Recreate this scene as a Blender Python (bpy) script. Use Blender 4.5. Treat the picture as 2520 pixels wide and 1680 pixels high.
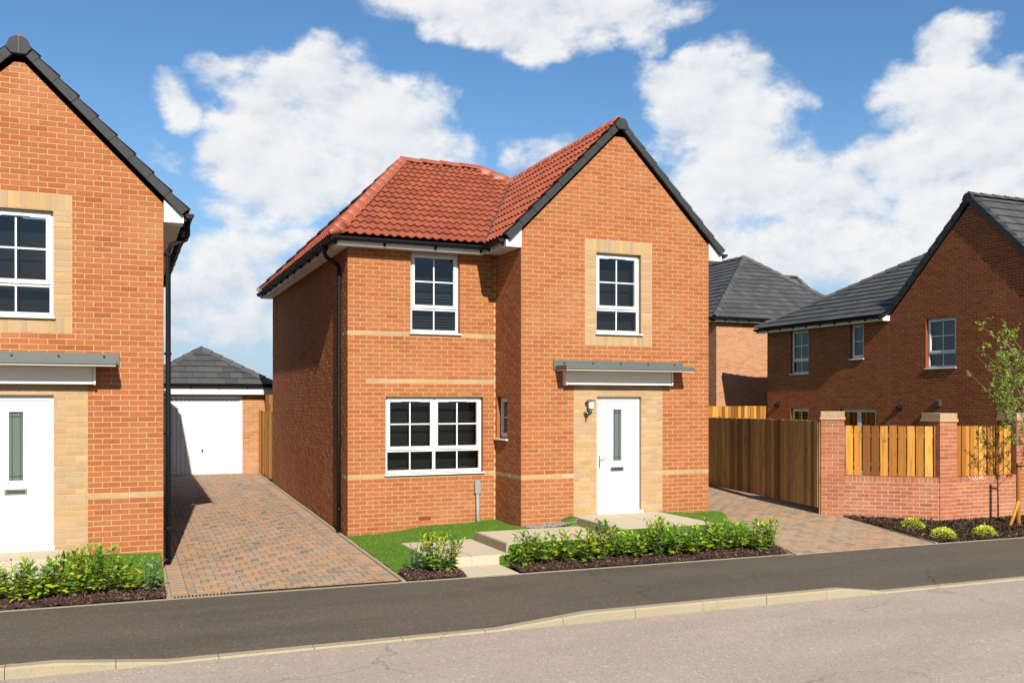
import bpy, bmesh, math, random
from mathutils import Vector, Matrix
random.seed(7)
R = math.radians
for o in list(bpy.data.objects): bpy.data.objects.remove(o)
scn = bpy.context.scene
COL = scn.collection

# ------------------------------------------------------------------ camera
F_PX, YAW, HOR = 2273.64, 0.3997, 989.06          # focal length and horizon in photo pixels, heading
CAM = Vector((-3.551, -15.618, 2.304))
cd = bpy.data.cameras.new('camera'); co = bpy.data.objects.new('camera', cd); COL.objects.link(co)
co.location = CAM; co.rotation_euler = (math.pi/2, 0, -YAW)
cd.sensor_width = 36; cd.lens = F_PX/2520*36; cd.shift_y = (HOR-840)/2520
cd.clip_start = 0.1; cd.clip_end = 3000
scn.camera = co
CY, SY = math.cos(YAW), math.sin(YAW)
def proj(p):
    d = p-CAM; Z = SY*d.x+CY*d.y; X = CY*d.x-SY*d.y
    if Z < 0.2: return None
    return 1260+F_PX*X/Z, HOR-F_PX*d.z/Z, Z

# ------------------------------------------------------------------ light and sky
SUN = Vector((-0.125, -1.0, 0.70)).normalized()     # towards the sun
sun_el = math.asin(SUN.z); sun_az = math.atan2(SUN.x, SUN.y)
sd = bpy.data.lights.new('sun', 'SUN'); so = bpy.data.objects.new('sun', sd); COL.objects.link(so)
sd.energy = 5.0; sd.angle = R(0.55); sd.color = (1.0, 0.93, 0.82)
so.rotation_euler = SUN.to_track_quat('Z', 'Y').to_euler(); so.location = (0, -20, 30)
scn.view_settings.view_transform = 'Standard'; scn.view_settings.look = 'None'
scn.view_settings.exposure = 0.95; scn.view_settings.gamma = 1.0

class NT:
    """small helper to write node trees"""
    def __init__(s, tree): s.t = tree
    def n(s, typ, **kw):
        nd = s.t.nodes.new(typ)
        for k, v in kw.items(): setattr(nd, k, v)
        return nd
    def set(s, sock, v):
        if isinstance(v, bpy.types.NodeSocket): s.t.links.new(v, sock)
        else: sock.default_value = v
    def m(s, op, a, b=None, c=None, clamp=False):
        nd = s.n('ShaderNodeMath', operation=op, use_clamp=clamp); s.set(nd.inputs[0], a)
        if b is not None: s.set(nd.inputs[1], b)
        if c is not None: s.set(nd.inputs[2], c)
        return nd.outputs[0]
    def vm(s, op, a, b=None, out=0):
        nd = s.n('ShaderNodeVectorMath', operation=op); s.set(nd.inputs[0], a)
        if b is not None:
            s.set(nd.inputs[3] if op == 'SCALE' else nd.inputs[1], b)
        return nd.outputs[out]
    def noise(s, vec, scale, detail=3, rough=0.55, dist=0.0, col=False):
        nd = s.n('ShaderNodeTexNoise'); s.set(nd.inputs['Vector'], vec); nd.inputs['Scale'].default_value = scale
        nd.inputs['Detail'].default_value = detail; nd.inputs['Roughness'].default_value = rough; nd.inputs['Distortion'].default_value = dist
        return nd.outputs['Color' if col else 'Fac']
    def mix(s, f, a, b):
        nd = s.n('ShaderNodeMix', data_type='RGBA'); s.set(nd.inputs[0], f)
        s.set(nd.inputs[6], a if isinstance(a, bpy.types.NodeSocket) else (*a, 1)[:4]); s.set(nd.inputs[7], b if isinstance(b, bpy.types.NodeSocket) else (*b, 1)[:4])
        return nd.outputs[2]
    def mul(s, a, f):
        nd = s.n('ShaderNodeMix', data_type='RGBA', blend_type='MULTIPLY'); nd.inputs[0].default_value = 1
        s.set(nd.inputs[6], a); s.set(nd.inputs[7], f); return nd.outputs[2]
    def ramp(s, f, stops, interp='LINEAR'):
        nd = s.n('ShaderNodeValToRGB'); cr = nd.color_ramp; cr.interpolation = interp
        while len(cr.elements) > 1: cr.elements.remove(cr.elements[-1])
        cr.elements[0].position = stops[0][0]; cr.elements[0].color = (*stops[0][1], 1)
        for p, c in stops[1:]:
            e = cr.elements.new(p); e.color = (*c, 1)
        s.set(nd.inputs[0], f); return nd.outputs[0]
    def ss(s, x, a, b):
        nd = s.n('ShaderNodeMapRange', interpolation_type='SMOOTHSTEP'); s.set(nd.inputs[0], x)
        nd.inputs[1].default_value = a; nd.inputs[2].default_value = b; return nd.outputs[0]

world = bpy.data.worlds.new('World'); scn.world = world; world.use_nodes = True
wt = NT(world.node_tree); world.node_tree.nodes.clear()
sky = wt.n('ShaderNodeTexSky', sky_type='NISHITA'); sky.sun_disc = False
sky.sun_elevation = sun_el; sky.sun_rotation = sun_az; sky.altitude = 0; sky.air_density = 1.0; sky.dust_density = 0.35; sky.ozone_density = 3.0
tc = wt.n('ShaderNodeTexCoord'); D = tc.outputs['Generated']
sep = wt.n('ShaderNodeSeparateXYZ'); wt.set(sep.inputs[0], D)
dx, dy, dz = sep.outputs
az = wt.m('ARCTAN2', wt.m('ADD', wt.m('MULTIPLY', dx, CY), wt.m('MULTIPLY', dy, -SY)), wt.m('ADD', wt.m('MULTIPLY', dx, SY), wt.m('MULTIPLY', dy, CY)))
el = wt.m('ARCSINE', dz)
def px2ang(x, y):                                   # 2352-wide view coordinates -> azimuth from the heading, elevation
    u, v = x*2520/2352, y*2520/2352
    a = math.atan((u-1260)/F_PX); return a, math.atan((HOR-v)/F_PX*math.cos(a))
CLOUDS = [  # x, y, half width, half height, weight : the cumulus heads that stand in the sky
 (730, 265, 215, 135, 1.0), (590, 240, 130, 90, .95), (900, 320, 165, 95, 1.0), (395, 232, 80, 62, .85), (640, 395, 190, 95, .95), (800, 400, 170, 80, .9), (560, 470, 110, 50, .6),
 (1265, 20, 330, 105, 1.0), (1150, 75, 160, 60, .8), (1440, 30, 150, 80, .8),
 (1650, 260, 180, 125, 1.0), (1560, 190, 90, 60, .8), (1700, 430, 190, 130, 1.0), (1870, 470, 190, 90, .8), (1800, 560, 280, 80, .9), (1960, 600, 170, 50, .7),
 (2190, 85, 80, 70, .85), (2140, 190, 110, 70, .7), (2250, 260, 160, 120, .95), (2320, 380, 190, 110, 1.0), (2120, 400, 150, 80, .85), (2250, 500, 220, 80, .8), (2420, 200, 110, 110, .8),
 (540, 570, 200, 70, .6), (480, 680, 200, 80, .6), (600, 780, 200, 60, .5), (1250, 360, 70, 40, .5), (1690, 560, 120, 60, .7), (330, 370, 60, 40, .4),
 (-350, 200, 260, 130, 1.0), (-700, 420, 300, 140, .9), (2750, 330, 260, 150, 1.0), (3050, 120, 240, 110, .9), (-250, 560, 260, 80, .7)]
warp = wt.noise(D, 6.0, 3, 0.6, col=True)
wsep = wt.n('ShaderNodeSeparateXYZ'); wt.set(wsep.inputs[0], warp)
azw = wt.m('ADD', az, wt.m('MULTIPLY', wt.m('SUBTRACT', wsep.outputs[0], 0.5), 0.16))
elw = wt.m('ADD', el, wt.m('MULTIPLY', wt.m('SUBTRACT', wsep.outputs[1], 0.5), 0.13))
def blobs(azs, els):
    out = None
    for x, y, rx, ry, w in CLOUDS:
        a, e = px2ang(x, y); a1, _ = px2ang(x+rx, y); _, e1 = px2ang(x, y-ry)
        ra, re = max(a1-a, .01), max(e1-e, .01)
        p = wt.m('MULTIPLY_ADD', azs, 1/ra, -a/ra); q = wt.m('MULTIPLY_ADD', els, 1/re, -e/re)
        d2 = wt.m('MULTIPLY_ADD', p, p, wt.m('MULTIPLY', q, q))
        g = wt.m('MULTIPLY_ADD', d2, -0.62*w, w)
        out = g if out is None else wt.m('MAXIMUM', out, g)
    return out
mask = wt.m('MAXIMUM', blobs(azw, elw), -0.6)
stretch = wt.vm('MULTIPLY', D, (1, 1, 1.5))
fb = wt.noise(stretch, 13.0, 7, 0.60)
fbs = wt.noise(wt.vm('ADD', stretch, (-0.012, 0.0, 0.016)), 13.0, 5, 0.60)
big = wt.noise(wt.vm('ADD', D, (3.1, 1.7, 0.4)), 2.2, 1, 0.5)
behind = wt.ss(wt.m('ABSOLUTE', az), 0.75, 1.1)        # outside the photo the same kind of broken cumulus goes on
mask = wt.m('MAXIMUM', mask, wt.m('SUBTRACT', wt.m('MULTIPLY', wt.m('MULTIPLY', wt.m('SUBTRACT', big, 0.47), 5.0), behind), wt.m('MULTIPLY', wt.m('SUBTRACT', 1.0, behind), 2.0)))
dens = wt.m('ADD', mask, wt.m('MULTIPLY', wt.m('SUBTRACT', fb, 0.5), 2.6))
cover = wt.ss(dens, -0.06, 0.62)
thick = wt.ss(dens, 0.35, 1.15)
relief = wt.m('MULTIPLY_ADD', wt.m('SUBTRACT', fb, fbs), 3.2, 0.55, clamp=True)
ccol = wt.mix(relief, (0.80, 0.88, 1.00), (1.18, 1.17, 1.16))
ccol = wt.mix(wt.m('MULTIPLY', thick, 0.55), ccol, (1.10, 1.10, 1.105))
# haze towards the horizon
hz = wt.m('SUBTRACT', 1.0, wt.ss(el, 0.0, 0.34))
skyc = wt.n('ShaderNodeMix', data_type='RGBA', blend_type='MULTIPLY'); skyc.inputs[0].default_value = 1
wt.set(skyc.inputs[6], sky.outputs[0]); skyc.inputs[7].default_value = (0.105, 0.145, 0.165, 1)
skyh = wt.mix(wt.m('MULTIPLY', hz, 0.72), skyc.outputs[2], (0.50, 0.68, 0.92))
low = wt.m('MULTIPLY', wt.m('SUBTRACT', 1.0, wt.ss(el, 0.01, 0.18)), 0.40)
fin = wt.mix(wt.m('MULTIPLY', cover, 0.97), skyh, ccol)
fin = wt.mix(low, fin, (0.70, 0.80, 0.95))
bg = wt.n('ShaderNodeBackground'); wt.set(bg.inputs[0], fin); bg.inputs[1].default_value = 0.42
world.cycles.sampling_method = 'MANUAL'; world.cycles.sample_map_resolution = 512
wo = wt.n('ShaderNodeOutputWorld'); world.node_tree.links.new(bg.outputs[0], wo.inputs[0])

# ------------------------------------------------------------------ materials
MATS = {}
def material(name, fn):
    m = bpy.data.materials.new(name); m.use_nodes = True; m.node_tree.nodes.clear()
    t = NT(m.node_tree); out = t.n('ShaderNodeOutputMaterial'); sh = fn(t)
    m.node_tree.links.new(sh, out.inputs[0]); MATS[name] = m; return m
def bsdf(t, col, rough=0.8, spec=0.3, metal=0.0, bump=None, bstr=0.3, bdist=0.004, coat=0, alb=0.52):
    b = t.n('ShaderNodeBsdfPrincipled')
    t.set(b.inputs['Base Color'], t.mul(col if isinstance(col, bpy.types.NodeSocket) else (*col, 1)[:4], (alb, alb, alb, 1)))
    t.set(b.inputs['Roughness'], rough); b.inputs['Specular IOR Level'].default_value = spec; b.inputs['Metallic'].default_value = metal
    if coat: b.inputs['Coat Weight'].default_value = coat; b.inputs['Coat Roughness'].default_value = 0.1
    if bump is not None:
        bp = t.n('ShaderNodeBump'); bp.inputs['Strength'].default_value = bstr; bp.inputs['Distance'].default_value = bdist
        t.set(bp.inputs['Height'], bump); t.t.links.new(bp.outputs[0], b.inputs['Normal'])
    return b.outputs[0]
def pos(t): return t.n('ShaderNodeNewGeometry').outputs['Position']
def rnd(t):
    a = t.n('ShaderNodeAttribute', attribute_name='rnd'); o = t.n('ShaderNodeObjectInfo')
    return t.m('FRACT', t.m('ADD', a.outputs['Fac'], o.outputs['Random']))
def brick_mat(name, tints, spot, pale, spot_amt=0.55, wash=0.0):
    def fn(t):
        r = rnd(t); p = pos(t)
        base = t.ramp(r, [(i/max(1, len(tints)-1), c) for i, c in enumerate(tints)])
        vv = t.m('MULTIPLY_ADD', t.m('FRACT', t.m('MULTIPLY', r, 17.31)), 0.12, 0.90)
        base = t.mul(base, t.n('ShaderNodeCombineColor').outputs[0]) if False else base
        hs = t.n('ShaderNodeHueSaturation'); t.set(hs.inputs['Value'], vv); t.set(hs.inputs['Color'], base)
        n1 = t.noise(t.vm('ADD', p, t.vm('SCALE', (3.1, 5.7, 9.2), r)), 14.0, 3, 0.5)
        c = t.mix(t.m('MULTIPLY', t.ss(n1, 0.60, 0.72), spot_amt), hs.outputs[0], spot)
        n2 = t.noise(p, 60.0, 4, 0.7)
        c = t.mix(t.m('MULTIPLY', t.ss(n2, 0.60, 0.80), 0.35), c, pale)
        n3 = t.noise(p, 190.0, 2, 0.6)
        c = t.mix(t.m('MULTIPLY', t.ss(n3, 0.3, 0.7), 0.22), c, t.mix(0.5, c, (0.05, 0.02, 0.012)))
        n4 = t.noise(p, 0.9, 4, 0.6)                          # broad weathering and lime bloom
        c = t.mix(t.m('MULTIPLY', t.ss(n4, 0.48, 0.75), 0.22+wash), c, pale)
        return bsdf(t, c, 0.92, 0.12, bump=t.noise(p, 110.0, 4, 0.7), bstr=0.5, bdist=0.003)
    return material(name, fn)
ORANGE = [(0.50, 0.155, 0.058), (0.53, 0.172, 0.064), (0.55, 0.188, 0.072), (0.51, 0.165, 0.063), (0.57, 0.212, 0.092), (0.46, 0.138, 0.056)]
brick_mat('orange_brick', ORANGE, (0.30, 0.082, 0.055), (0.68, 0.38, 0.21), 0.4)
brick_mat('red_brick', [(0.32, 0.080, 0.034), (0.37, 0.10, 0.040), (0.41, 0.118, 0.047), (0.30, 0.075, 0.036)], (0.20, 0.05, 0.04), (0.5, 0.25, 0.14), 0.4)
brick_mat('pink_brick', [(0.52, 0.165, 0.085), (0.60, 0.20, 0.105), (0.64, 0.24, 0.13), (0.56, 0.185, 0.095), (0.48, 0.155, 0.09)], (0.28, 0.08, 0.07), (0.66, 0.40, 0.28), 0.4, 0.1)
brick_mat('peach_brick', [(0.58, 0.24, 0.12), (0.64, 0.29, 0.15), (0.68, 0.33, 0.18), (0.60, 0.26, 0.14)], (0.42, 0.16, 0.10), (0.74, 0.48, 0.32), 0.3)
brick_mat('cream_brick', [(0.66, 0.44, 0.22), (0.60, 0.42, 0.25), (0.70, 0.47, 0.24), (0.62, 0.40, 0.22), (0.56, 0.41, 0.27), (0.70, 0.50, 0.31)], (0.40, 0.27, 0.14), (0.72, 0.58, 0.42), 0.25)
def mortar_fn(c1, c2):
    def fn(t):
        p = pos(t); return bsdf(t, t.mix(t.noise(p, 7.0, 4, 0.6), c1, c2), 0.95, 0.1, bump=t.noise(p, 160, 3, 0.7), bstr=0.6, bdist=0.003)
    return fn
material('mortar', mortar_fn((0.62, 0.42, 0.185), (0.73, 0.52, 0.26)))
material('pale_mortar', mortar_fn((0.72, 0.54, 0.34), (0.82, 0.63, 0.42)))
def plain(name, c, rough=0.5, spec=0.4, var=0.06, metal=0.0, coat=0, nscale=3.0, alb=0.52):
    def fn(t):
        p = pos(t); n = t.noise(p, nscale, 5, 0.6)
        lo = tuple(x*(1-var) for x in c); hi = tuple(min(1, x*(1+var)) for x in c)
        return bsdf(t, t.mix(n, lo, hi), t.m('MULTIPLY_ADD', t.noise(p, nscale*7, 3), 0.12, rough-0.06), spec, metal, bump=t.noise(p, nscale*30, 3), bstr=0.08, bdist=0.002, coat=coat, alb=alb)
    return material(name, fn)
plain('white_upvc', (0.80, 0.80, 0.79), 0.35, 0.45, 0.02, alb=0.66)
plain('white_door', (0.80, 0.80, 0.80), 0.45, 0.4, 0.015, alb=0.64)
plain('black_plastic', (0.012, 0.012, 0.013), 0.6, 0.2, 0.2)
plain('canopy_grey', (0.150, 0.170, 0.155), 0.45, 0.4, 0.08)
plain('canopy_cream', (0.70, 0.64, 0.57), 0.55, 0.3, 0.05, alb=0.9)
plain('steel', (0.62, 0.62, 0.62), 0.25, 0.5, 0.05, 1.0, alb=0.9)
plain('dark_steel', (0.22, 0.20, 0.18), 0.35, 0.5, 0.1, 0.9)
plain('frosted', (0.78, 0.78, 0.80), 0.4, 0.5, 0.02, alb=0.9)
plain('grey_upvc', (0.38, 0.37, 0.36), 0.5, 0.4, 0.05)
plain('lead', (0.06, 0.06, 0.065), 0.55, 0.4, 0.15)
plain('underlay', (0.025, 0.022, 0.022), 0.9, 0.1, 0.2)
plain('room_shade', (0.022, 0.021, 0.020), 0.9, 0.1, 0.2)  # near-black colour stands in for the shade inside the rooms
plain('blind', (0.24, 0.30, 0.36), 0.8, 0.2, 0.1)  # blue tint stands in for sky reflected in the upper windows
plain('terracotta_vent', (0.40, 0.075, 0.045), 0.9, 0.1, 0.1)
plain('verge_grey', (0.040, 0.046, 0.052), 0.65, 0.22, 0.22)
plain('soffit_dim', (0.72, 0.68, 0.62), 0.6, 0.3, 0.04, alb=0.9)
def glass_fn(tint, refl):
    def fn(t):
        fr = t.n('ShaderNodeFresnel'); fr.inputs['IOR'].default_value = 1.52
        nz = t.n('ShaderNodeBump'); nz.inputs['Strength'].default_value = 0.05; nz.inputs['Distance'].default_value = 0.02
        t.set(nz.inputs['Height'], t.noise(pos(t), 1.6, 2)); t.t.links.new(nz.outputs[0], fr.inputs['Normal'])
        g = t.n('ShaderNodeBsdfGlossy'); g.inputs['Roughness'].default_value = 0.015; g.inputs['Color'].default_value = (0.92, 0.96, 1, 1); t.t.links.new(nz.outputs[0], g.inputs['Normal'])
        tr = t.n('ShaderNodeBsdfTransparent'); tr.inputs['Color'].default_value = (*tint, 1)
        mx = t.n('ShaderNodeMixShader'); t.set(mx.inputs[0], t.m('MULTIPLY', fr.outputs[0], refl, clamp=True))
        t.t.links.new(tr.outputs[0], mx.inputs[1]); t.t.links.new(g.outputs[0], mx.inputs[2]); return mx.outputs[0]
    return fn
material('window_glass', glass_fn((0.70, 0.74, 0.74), 1.15))
def doorglass(t):
    p = pos(t); return bsdf(t, t.mix(t.noise(p, 40, 3), (0.12, 0.17, 0.15), (0.20, 0.26, 0.23)), 0.16, 0.6, bump=t.noise(p, 90, 2), bstr=0.2)
material('door_glass', doorglass)
def pantile(t):
    r = rnd(t); p = pos(t)
    c = t.ramp(r, [(0, (0.36, 0.082, 0.044)), (0.35, (0.43, 0.108, 0.054)), (0.7, (0.48, 0.130, 0.062)), (1, (0.39, 0.090, 0.047))])
    st = t.noise(t.vm('MULTIPLY', t.vm('ADD', p, t.vm('SCALE', (9.1, 3.3, 1.2), r)), (9, 1.6, 3)), 1.3, 4, 0.6)
    c = t.mix(t.m('MULTIPLY', t.ss(st, 0.55, 0.70), 0.72), c, (0.17, 0.062, 0.048))
    c = t.mix(t.m('MULTIPLY', t.ss(t.noise(p, 30, 4, 0.7), 0.55, 0.8), 0.25), c, (0.55, 0.26, 0.16))
    return bsdf(t, c, 0.72, 0.25, bump=t.noise(p, 120, 4, 0.7), bstr=0.35, bdist=0.003)
material('red_tile', pantile)
def ridge_red(t):
    p = pos(t); c = t.mix(rnd(t), (0.38, 0.092, 0.050), (0.46, 0.125, 0.066))
    return bsdf(t, t.mix(t.m('MULTIPLY', t.noise(p, 9, 5), 0.4), c, (0.40, 0.10, 0.06)), 0.5, 0.35, bump=t.noise(p, 90, 3), bstr=0.2)
material('ridge_red', ridge_red)
def slate(t):
    r = rnd(t); p = pos(t)
    c = t.ramp(r, [(0, (0.070, 0.072, 0.074)), (0.5, (0.092, 0.094, 0.096)), (1, (0.112, 0.114, 0.115))])
    c = t.mix(t.m('MULTIPLY', t.ss(t.noise(t.vm('ADD', p, t.vm('SCALE', (5.1, 8.3, 2.2), r)), 6, 5, 0.65), 0.55, 0.78), 0.40), c, (0.19, 0.19, 0.185))
    return bsdf(t, c, 0.62, 0.35, bump=t.noise(p, 60, 4, 0.7), bstr=0.25, bdist=0.003)
material('grey_tile', slate)
def paver_fn(t):
    r = rnd(t); p = pos(t)
    c = t.ramp(r, [(0.0, (0.58, 0.29, 0.145)), (0.18, (0.48, 0.32, 0.205)), (0.34, (0.62, 0.33, 0.17)), (0.48, (0.39, 0.285, 0.20)), (0.62, (0.50, 0.365, 0.245)), (0.78, (0.29, 0.235, 0.19)), (0.90, (0.41, 0.355, 0.275)), (1.0, (0.22, 0.19, 0.17))])
    n = t.noise(t.vm('ADD', p, t.vm('SCALE', (7.7, 4.1, 2.9), r)), 9, 4, 0.6)
    c = t.mix(t.m('MULTIPLY', t.ss(n, 0.40, 0.68), 0.55), c, t.ramp(t.m('FRACT', t.m('MULTIPLY', r, 7.13)), [(0, (0.31, 0.24, 0.18)), (0.5, (0.56, 0.335, 0.195)), (1, (0.45, 0.35, 0.255))]))
    c = t.mix(t.m('MULTIPLY', t.ss(t.noise(p, 140, 3, 0.7), 0.5, 0.8), 0.3), c, (0.75, 0.62, 0.48))
    c = t.mix(t.m('MULTIPLY', t.ss(t.noise(p, 0.55, 4, 0.6), 0.42, 0.72), 0.28), c, (0.55, 0.44, 0.315))
    return bsdf(t, c, 0.9, 0.15, bump=t.noise(p, 200, 3, 0.7), bstr=0.5, bdist=0.002)
material('block_paver', paver_fn)
def speck(name, c1, c2, c3, scale, big=0.6, bstr=0.6, rough=0.93, wear=0.0, fleck=0.35):
    def fn(t):
        p = pos(t); n = t.noise(p, scale, 3, 0.75)
        c = t.ramp(n, [(0.30, c1), (0.50, c2), (0.72, c3)])
        m = t.noise(p, big, 5, 0.62)
        c = t.mix(t.m('MULTIPLY', t.ss(m, 0.35, 0.70), 0.30), c, c1)
        v = t.n('ShaderNodeTexVoronoi'); t.set(v.inputs['Vector'], p); v.inputs['Scale'].default_value = scale*0.9
        vr = t.n('ShaderNodeSeparateColor'); t.set(vr.inputs[0], v.outputs['Color'])
        c = t.mix(t.m('MULTIPLY', t.m('GREATER_THAN', vr.outputs[0], 0.97), fleck), c, tuple(min(1, x*1.8) for x in c3))
        if wear:
            c = t.mix(t.m('MULTIPLY', t.m('LESS_THAN', vr.outputs[1], 0.05), wear), c, tuple(x*.45 for x in c1))        # dark stones
            q = t.vm('MULTIPLY', p, (0.25, 1.6, 1))
            c = t.mix(t.m('MULTIPLY', t.ss(t.noise(q, 0.9, 4, 0.6), 0.42, 0.68), wear*.55), c, tuple(x*.72 for x in c1))    # tracked grime along the street
            c = t.mix(t.m('MULTIPLY', t.ss(t.noise(p, 2.6, 5, 0.7), 0.60, 0.72), wear*.5), c, tuple(x*1.12 for x in c3))   # dusty scuffs
            w = t.vm('ADD', p, t.vm('SCALE', t.noise(p, 1.4, 4, 0.6, col=True), 0.9))
            e = t.n('ShaderNodeTexVoronoi', feature='DISTANCE_TO_EDGE'); t.set(e.inputs['Vector'], w); e.inputs['Scale'].default_value = 0.22
            crack = t.m('MULTIPLY', t.m('LESS_THAN', e.outputs['Distance'], 0.0032), t.ss(t.noise(p, 0.5, 2), 0.47, 0.56))
            c = t.mix(t.m('MULTIPLY', crack, wear), c, tuple(x*.5 for x in c1))
        return bsdf(t, c, rough, 0.2, bump=n, bstr=bstr, bdist=0.004)
    return material(name, fn)
speck('road_surface', (0.42, 0.35, 0.285), (0.53, 0.445, 0.365), (0.67, 0.565, 0.475), 62, 0.5, 0.8, wear=0.42)
speck('footway_asphalt', (0.095, 0.078, 0.060), (0.155, 0.128, 0.100), (0.25, 0.208, 0.165), 70, 0.45, 0.9, wear=0.5, fleck=0.38)
speck('concrete_kerb', (0.40, 0.335, 0.22), (0.49, 0.415, 0.285), (0.56, 0.48, 0.345), 120, 2.5, 0.3, wear=.3, fleck=0)
speck('slab_concrete', (0.66, 0.56, 0.41), (0.74, 0.63, 0.47), (0.80, 0.69, 0.53), 160, 0.9, 0.25, wear=.18, fleck=0)
speck('joint_sand', (0.16, 0.11, 0.07), (0.26, 0.18, 0.12), (0.36, 0.26, 0.17), 90, 1.0)
speck('earth', (0.045, 0.03, 0.02), (0.075, 0.05, 0.032), (0.12, 0.08, 0.055), 30, 1.0)
speck('far_ground', (0.05, 0.075, 0.02), (0.07, 0.10, 0.03), (0.10, 0.12, 0.05), 3, 0.2)
speck('gravel_stone', (0.24, 0.22, 0.21), (0.38, 0.35, 0.33), (0.52, 0.49, 0.46), 50, 2.0, fleck=0)
def chip(name, stops):
    def fn(t):
        return bsdf(t, t.ramp(rnd(t), stops), 0.9, 0.15, bump=t.noise(pos(t), 150, 3), bstr=0.4)
    return material(name, fn)
chip('mulch_plum', [(0, (0.045, 0.022, 0.024)), (0.4, (0.09, 0.045, 0.042)), (0.75, (0.15, 0.08, 0.065)), (0.93, (0.26, 0.16, 0.11)), (1, (0.45, 0.33, 0.24))])
chip('mulch_brown', [(0, (0.028, 0.016, 0.009)), (0.45, (0.06, 0.036, 0.020)), (0.8, (0.11, 0.07, 0.042)), (0.95, (0.20, 0.135, 0.085)), (1, (0.36, 0.27, 0.17))])
def leafmat(name, stops, trans=0.45, rough=0.38, la=0.8):
    def fn(t):
        r = rnd(t); c = t.ramp(r, stops)
        c = t.mix(t.m('MULTIPLY', t.noise(pos(t), 60, 2), 0.3), c, t.mix(0.5, c, (0.02, 0.05, 0.01)))
        b = bsdf(t, c, rough, 0.4, alb=la)
        tl = t.n('ShaderNodeBsdfTranslucent'); t.set(tl.inputs[0], t.mul(t.mix(0.35, c, (0.36, 0.48, 0.03)), (.8, .8, .8, 1)))
        mx = t.n('ShaderNodeMixShader'); mx.inputs[0].default_value = trans
        t.t.links.new(b, mx.inputs[1]); t.t.links.new(tl.outputs[0], mx.inputs[2]); return mx.outputs[0]
    return material(name, fn)
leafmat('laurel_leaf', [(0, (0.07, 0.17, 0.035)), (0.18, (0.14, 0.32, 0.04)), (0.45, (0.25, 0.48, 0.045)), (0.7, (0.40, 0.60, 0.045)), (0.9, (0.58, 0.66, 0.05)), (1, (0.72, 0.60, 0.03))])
leafmat('blue_leaf', [(0, (0.10, 0.21, 0.13)), (0.5, (0.18, 0.34, 0.20)), (0.8, (0.30, 0.46, 0.20)), (1, (0.44, 0.56, 0.24))])
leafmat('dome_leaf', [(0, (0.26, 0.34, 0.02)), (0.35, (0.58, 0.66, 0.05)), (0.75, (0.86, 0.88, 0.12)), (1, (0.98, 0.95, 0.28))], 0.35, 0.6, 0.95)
leafmat('birch_leaf', [(0, (0.22, 0.38, 0.03)), (0.5, (0.36, 0.60, 0.05)), (1, (0.52, 0.74, 0.09))], 0.5, 0.45)
leafmat('grass_blade', [(0, (0.10, 0.22, 0.012)), (0.4, (0.155, 0.32, 0.018)), (0.8, (0.21, 0.39, 0.028)), (1, (0.33, 0.44, 0.06))], 0.3, 0.6, 0.62)
leafmat('seed_head', [(0, (0.09, 0.10, 0.09)), (1, (0.22, 0.23, 0.21))], 0.2, 0.8)
speck('lawn_soil', (0.06, 0.14, 0.010), (0.09, 0.20, 0.016), (0.13, 0.26, 0.025), 60, 1.2)
plain('stem_brown', (0.09, 0.055, 0.04), 0.8, 0.2, 0.3, nscale=30)
plain('birch_bark', (0.30, 0.27, 0.22), 0.8, 0.2, 0.35, nscale=20)
def wood(name, tints, knot):
    def fn(t):
        r = rnd(t); p = pos(t)
        q = t.vm('MULTIPLY', t.vm('ADD', p, t.vm('SCALE', (4.3, 7.7, 31.0), r)), (14, 14, 0.9))
        g = t.noise(q, 1.7, 5, 0.62, 0.9)
        c = t.ramp(r, [(i/len(tints), x) for i, x in enumerate(tints)], 'CONSTANT')
        hs = t.n('ShaderNodeHueSaturation'); t.set(hs.inputs['Value'], t.m('MULTIPLY_ADD', t.m('FRACT', t.m('MULTIPLY', r, 23.7)), 0.45, 0.72)); t.set(hs.inputs['Color'], c); c = hs.outputs[0]
        c = t.mix(t.m('MULTIPLY', t.ss(g, 0.44, 0.68), 0.55), c, knot)
        k = t.noise(t.vm('ADD', t.vm('MULTIPLY', p, (5, 5, 3.2)), t.vm('SCALE', (11, 3, 17), r)), 1.6, 2)
        c = t.mix(t.m('MULTIPLY', t.ss(k, 0.68, 0.76), 0.7), c, tuple(x*0.35 for x in knot))
        dn = t.noise(t.vm('MULTIPLY', p, (2.2, 2.2, 0.7)), 1.3, 4, 0.6)
        c = t.mix(t.m('MULTIPLY', t.ss(dn, 0.56, 0.74), 0.55), c, tuple(x*0.4 for x in knot))
        return bsdf(t, c, 0.78, 0.2, bump=g, bstr=0.35, bdist=0.003)
    return material(name, fn)
wood('fence_wood', [(0.84, 0.39, 0.065), (0.42, 0.16, 0.026), (0.90, 0.46, 0.095), (0.62, 0.26, 0.042), (0.28, 0.10, 0.018), (0.80, 0.37, 0.06), (0.52, 0.21, 0.035)], (0.26, 0.10, 0.02))
wood('gate_wood', [(0.80, 0.42, 0.13), (0.95, 0.56, 0.20), (0.56, 0.28, 0.075), (0.88, 0.48, 0.15), (0.42, 0.20, 0.055), (0.90, 0.50, 0.16)], (0.26, 0.115, 0.03))

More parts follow.
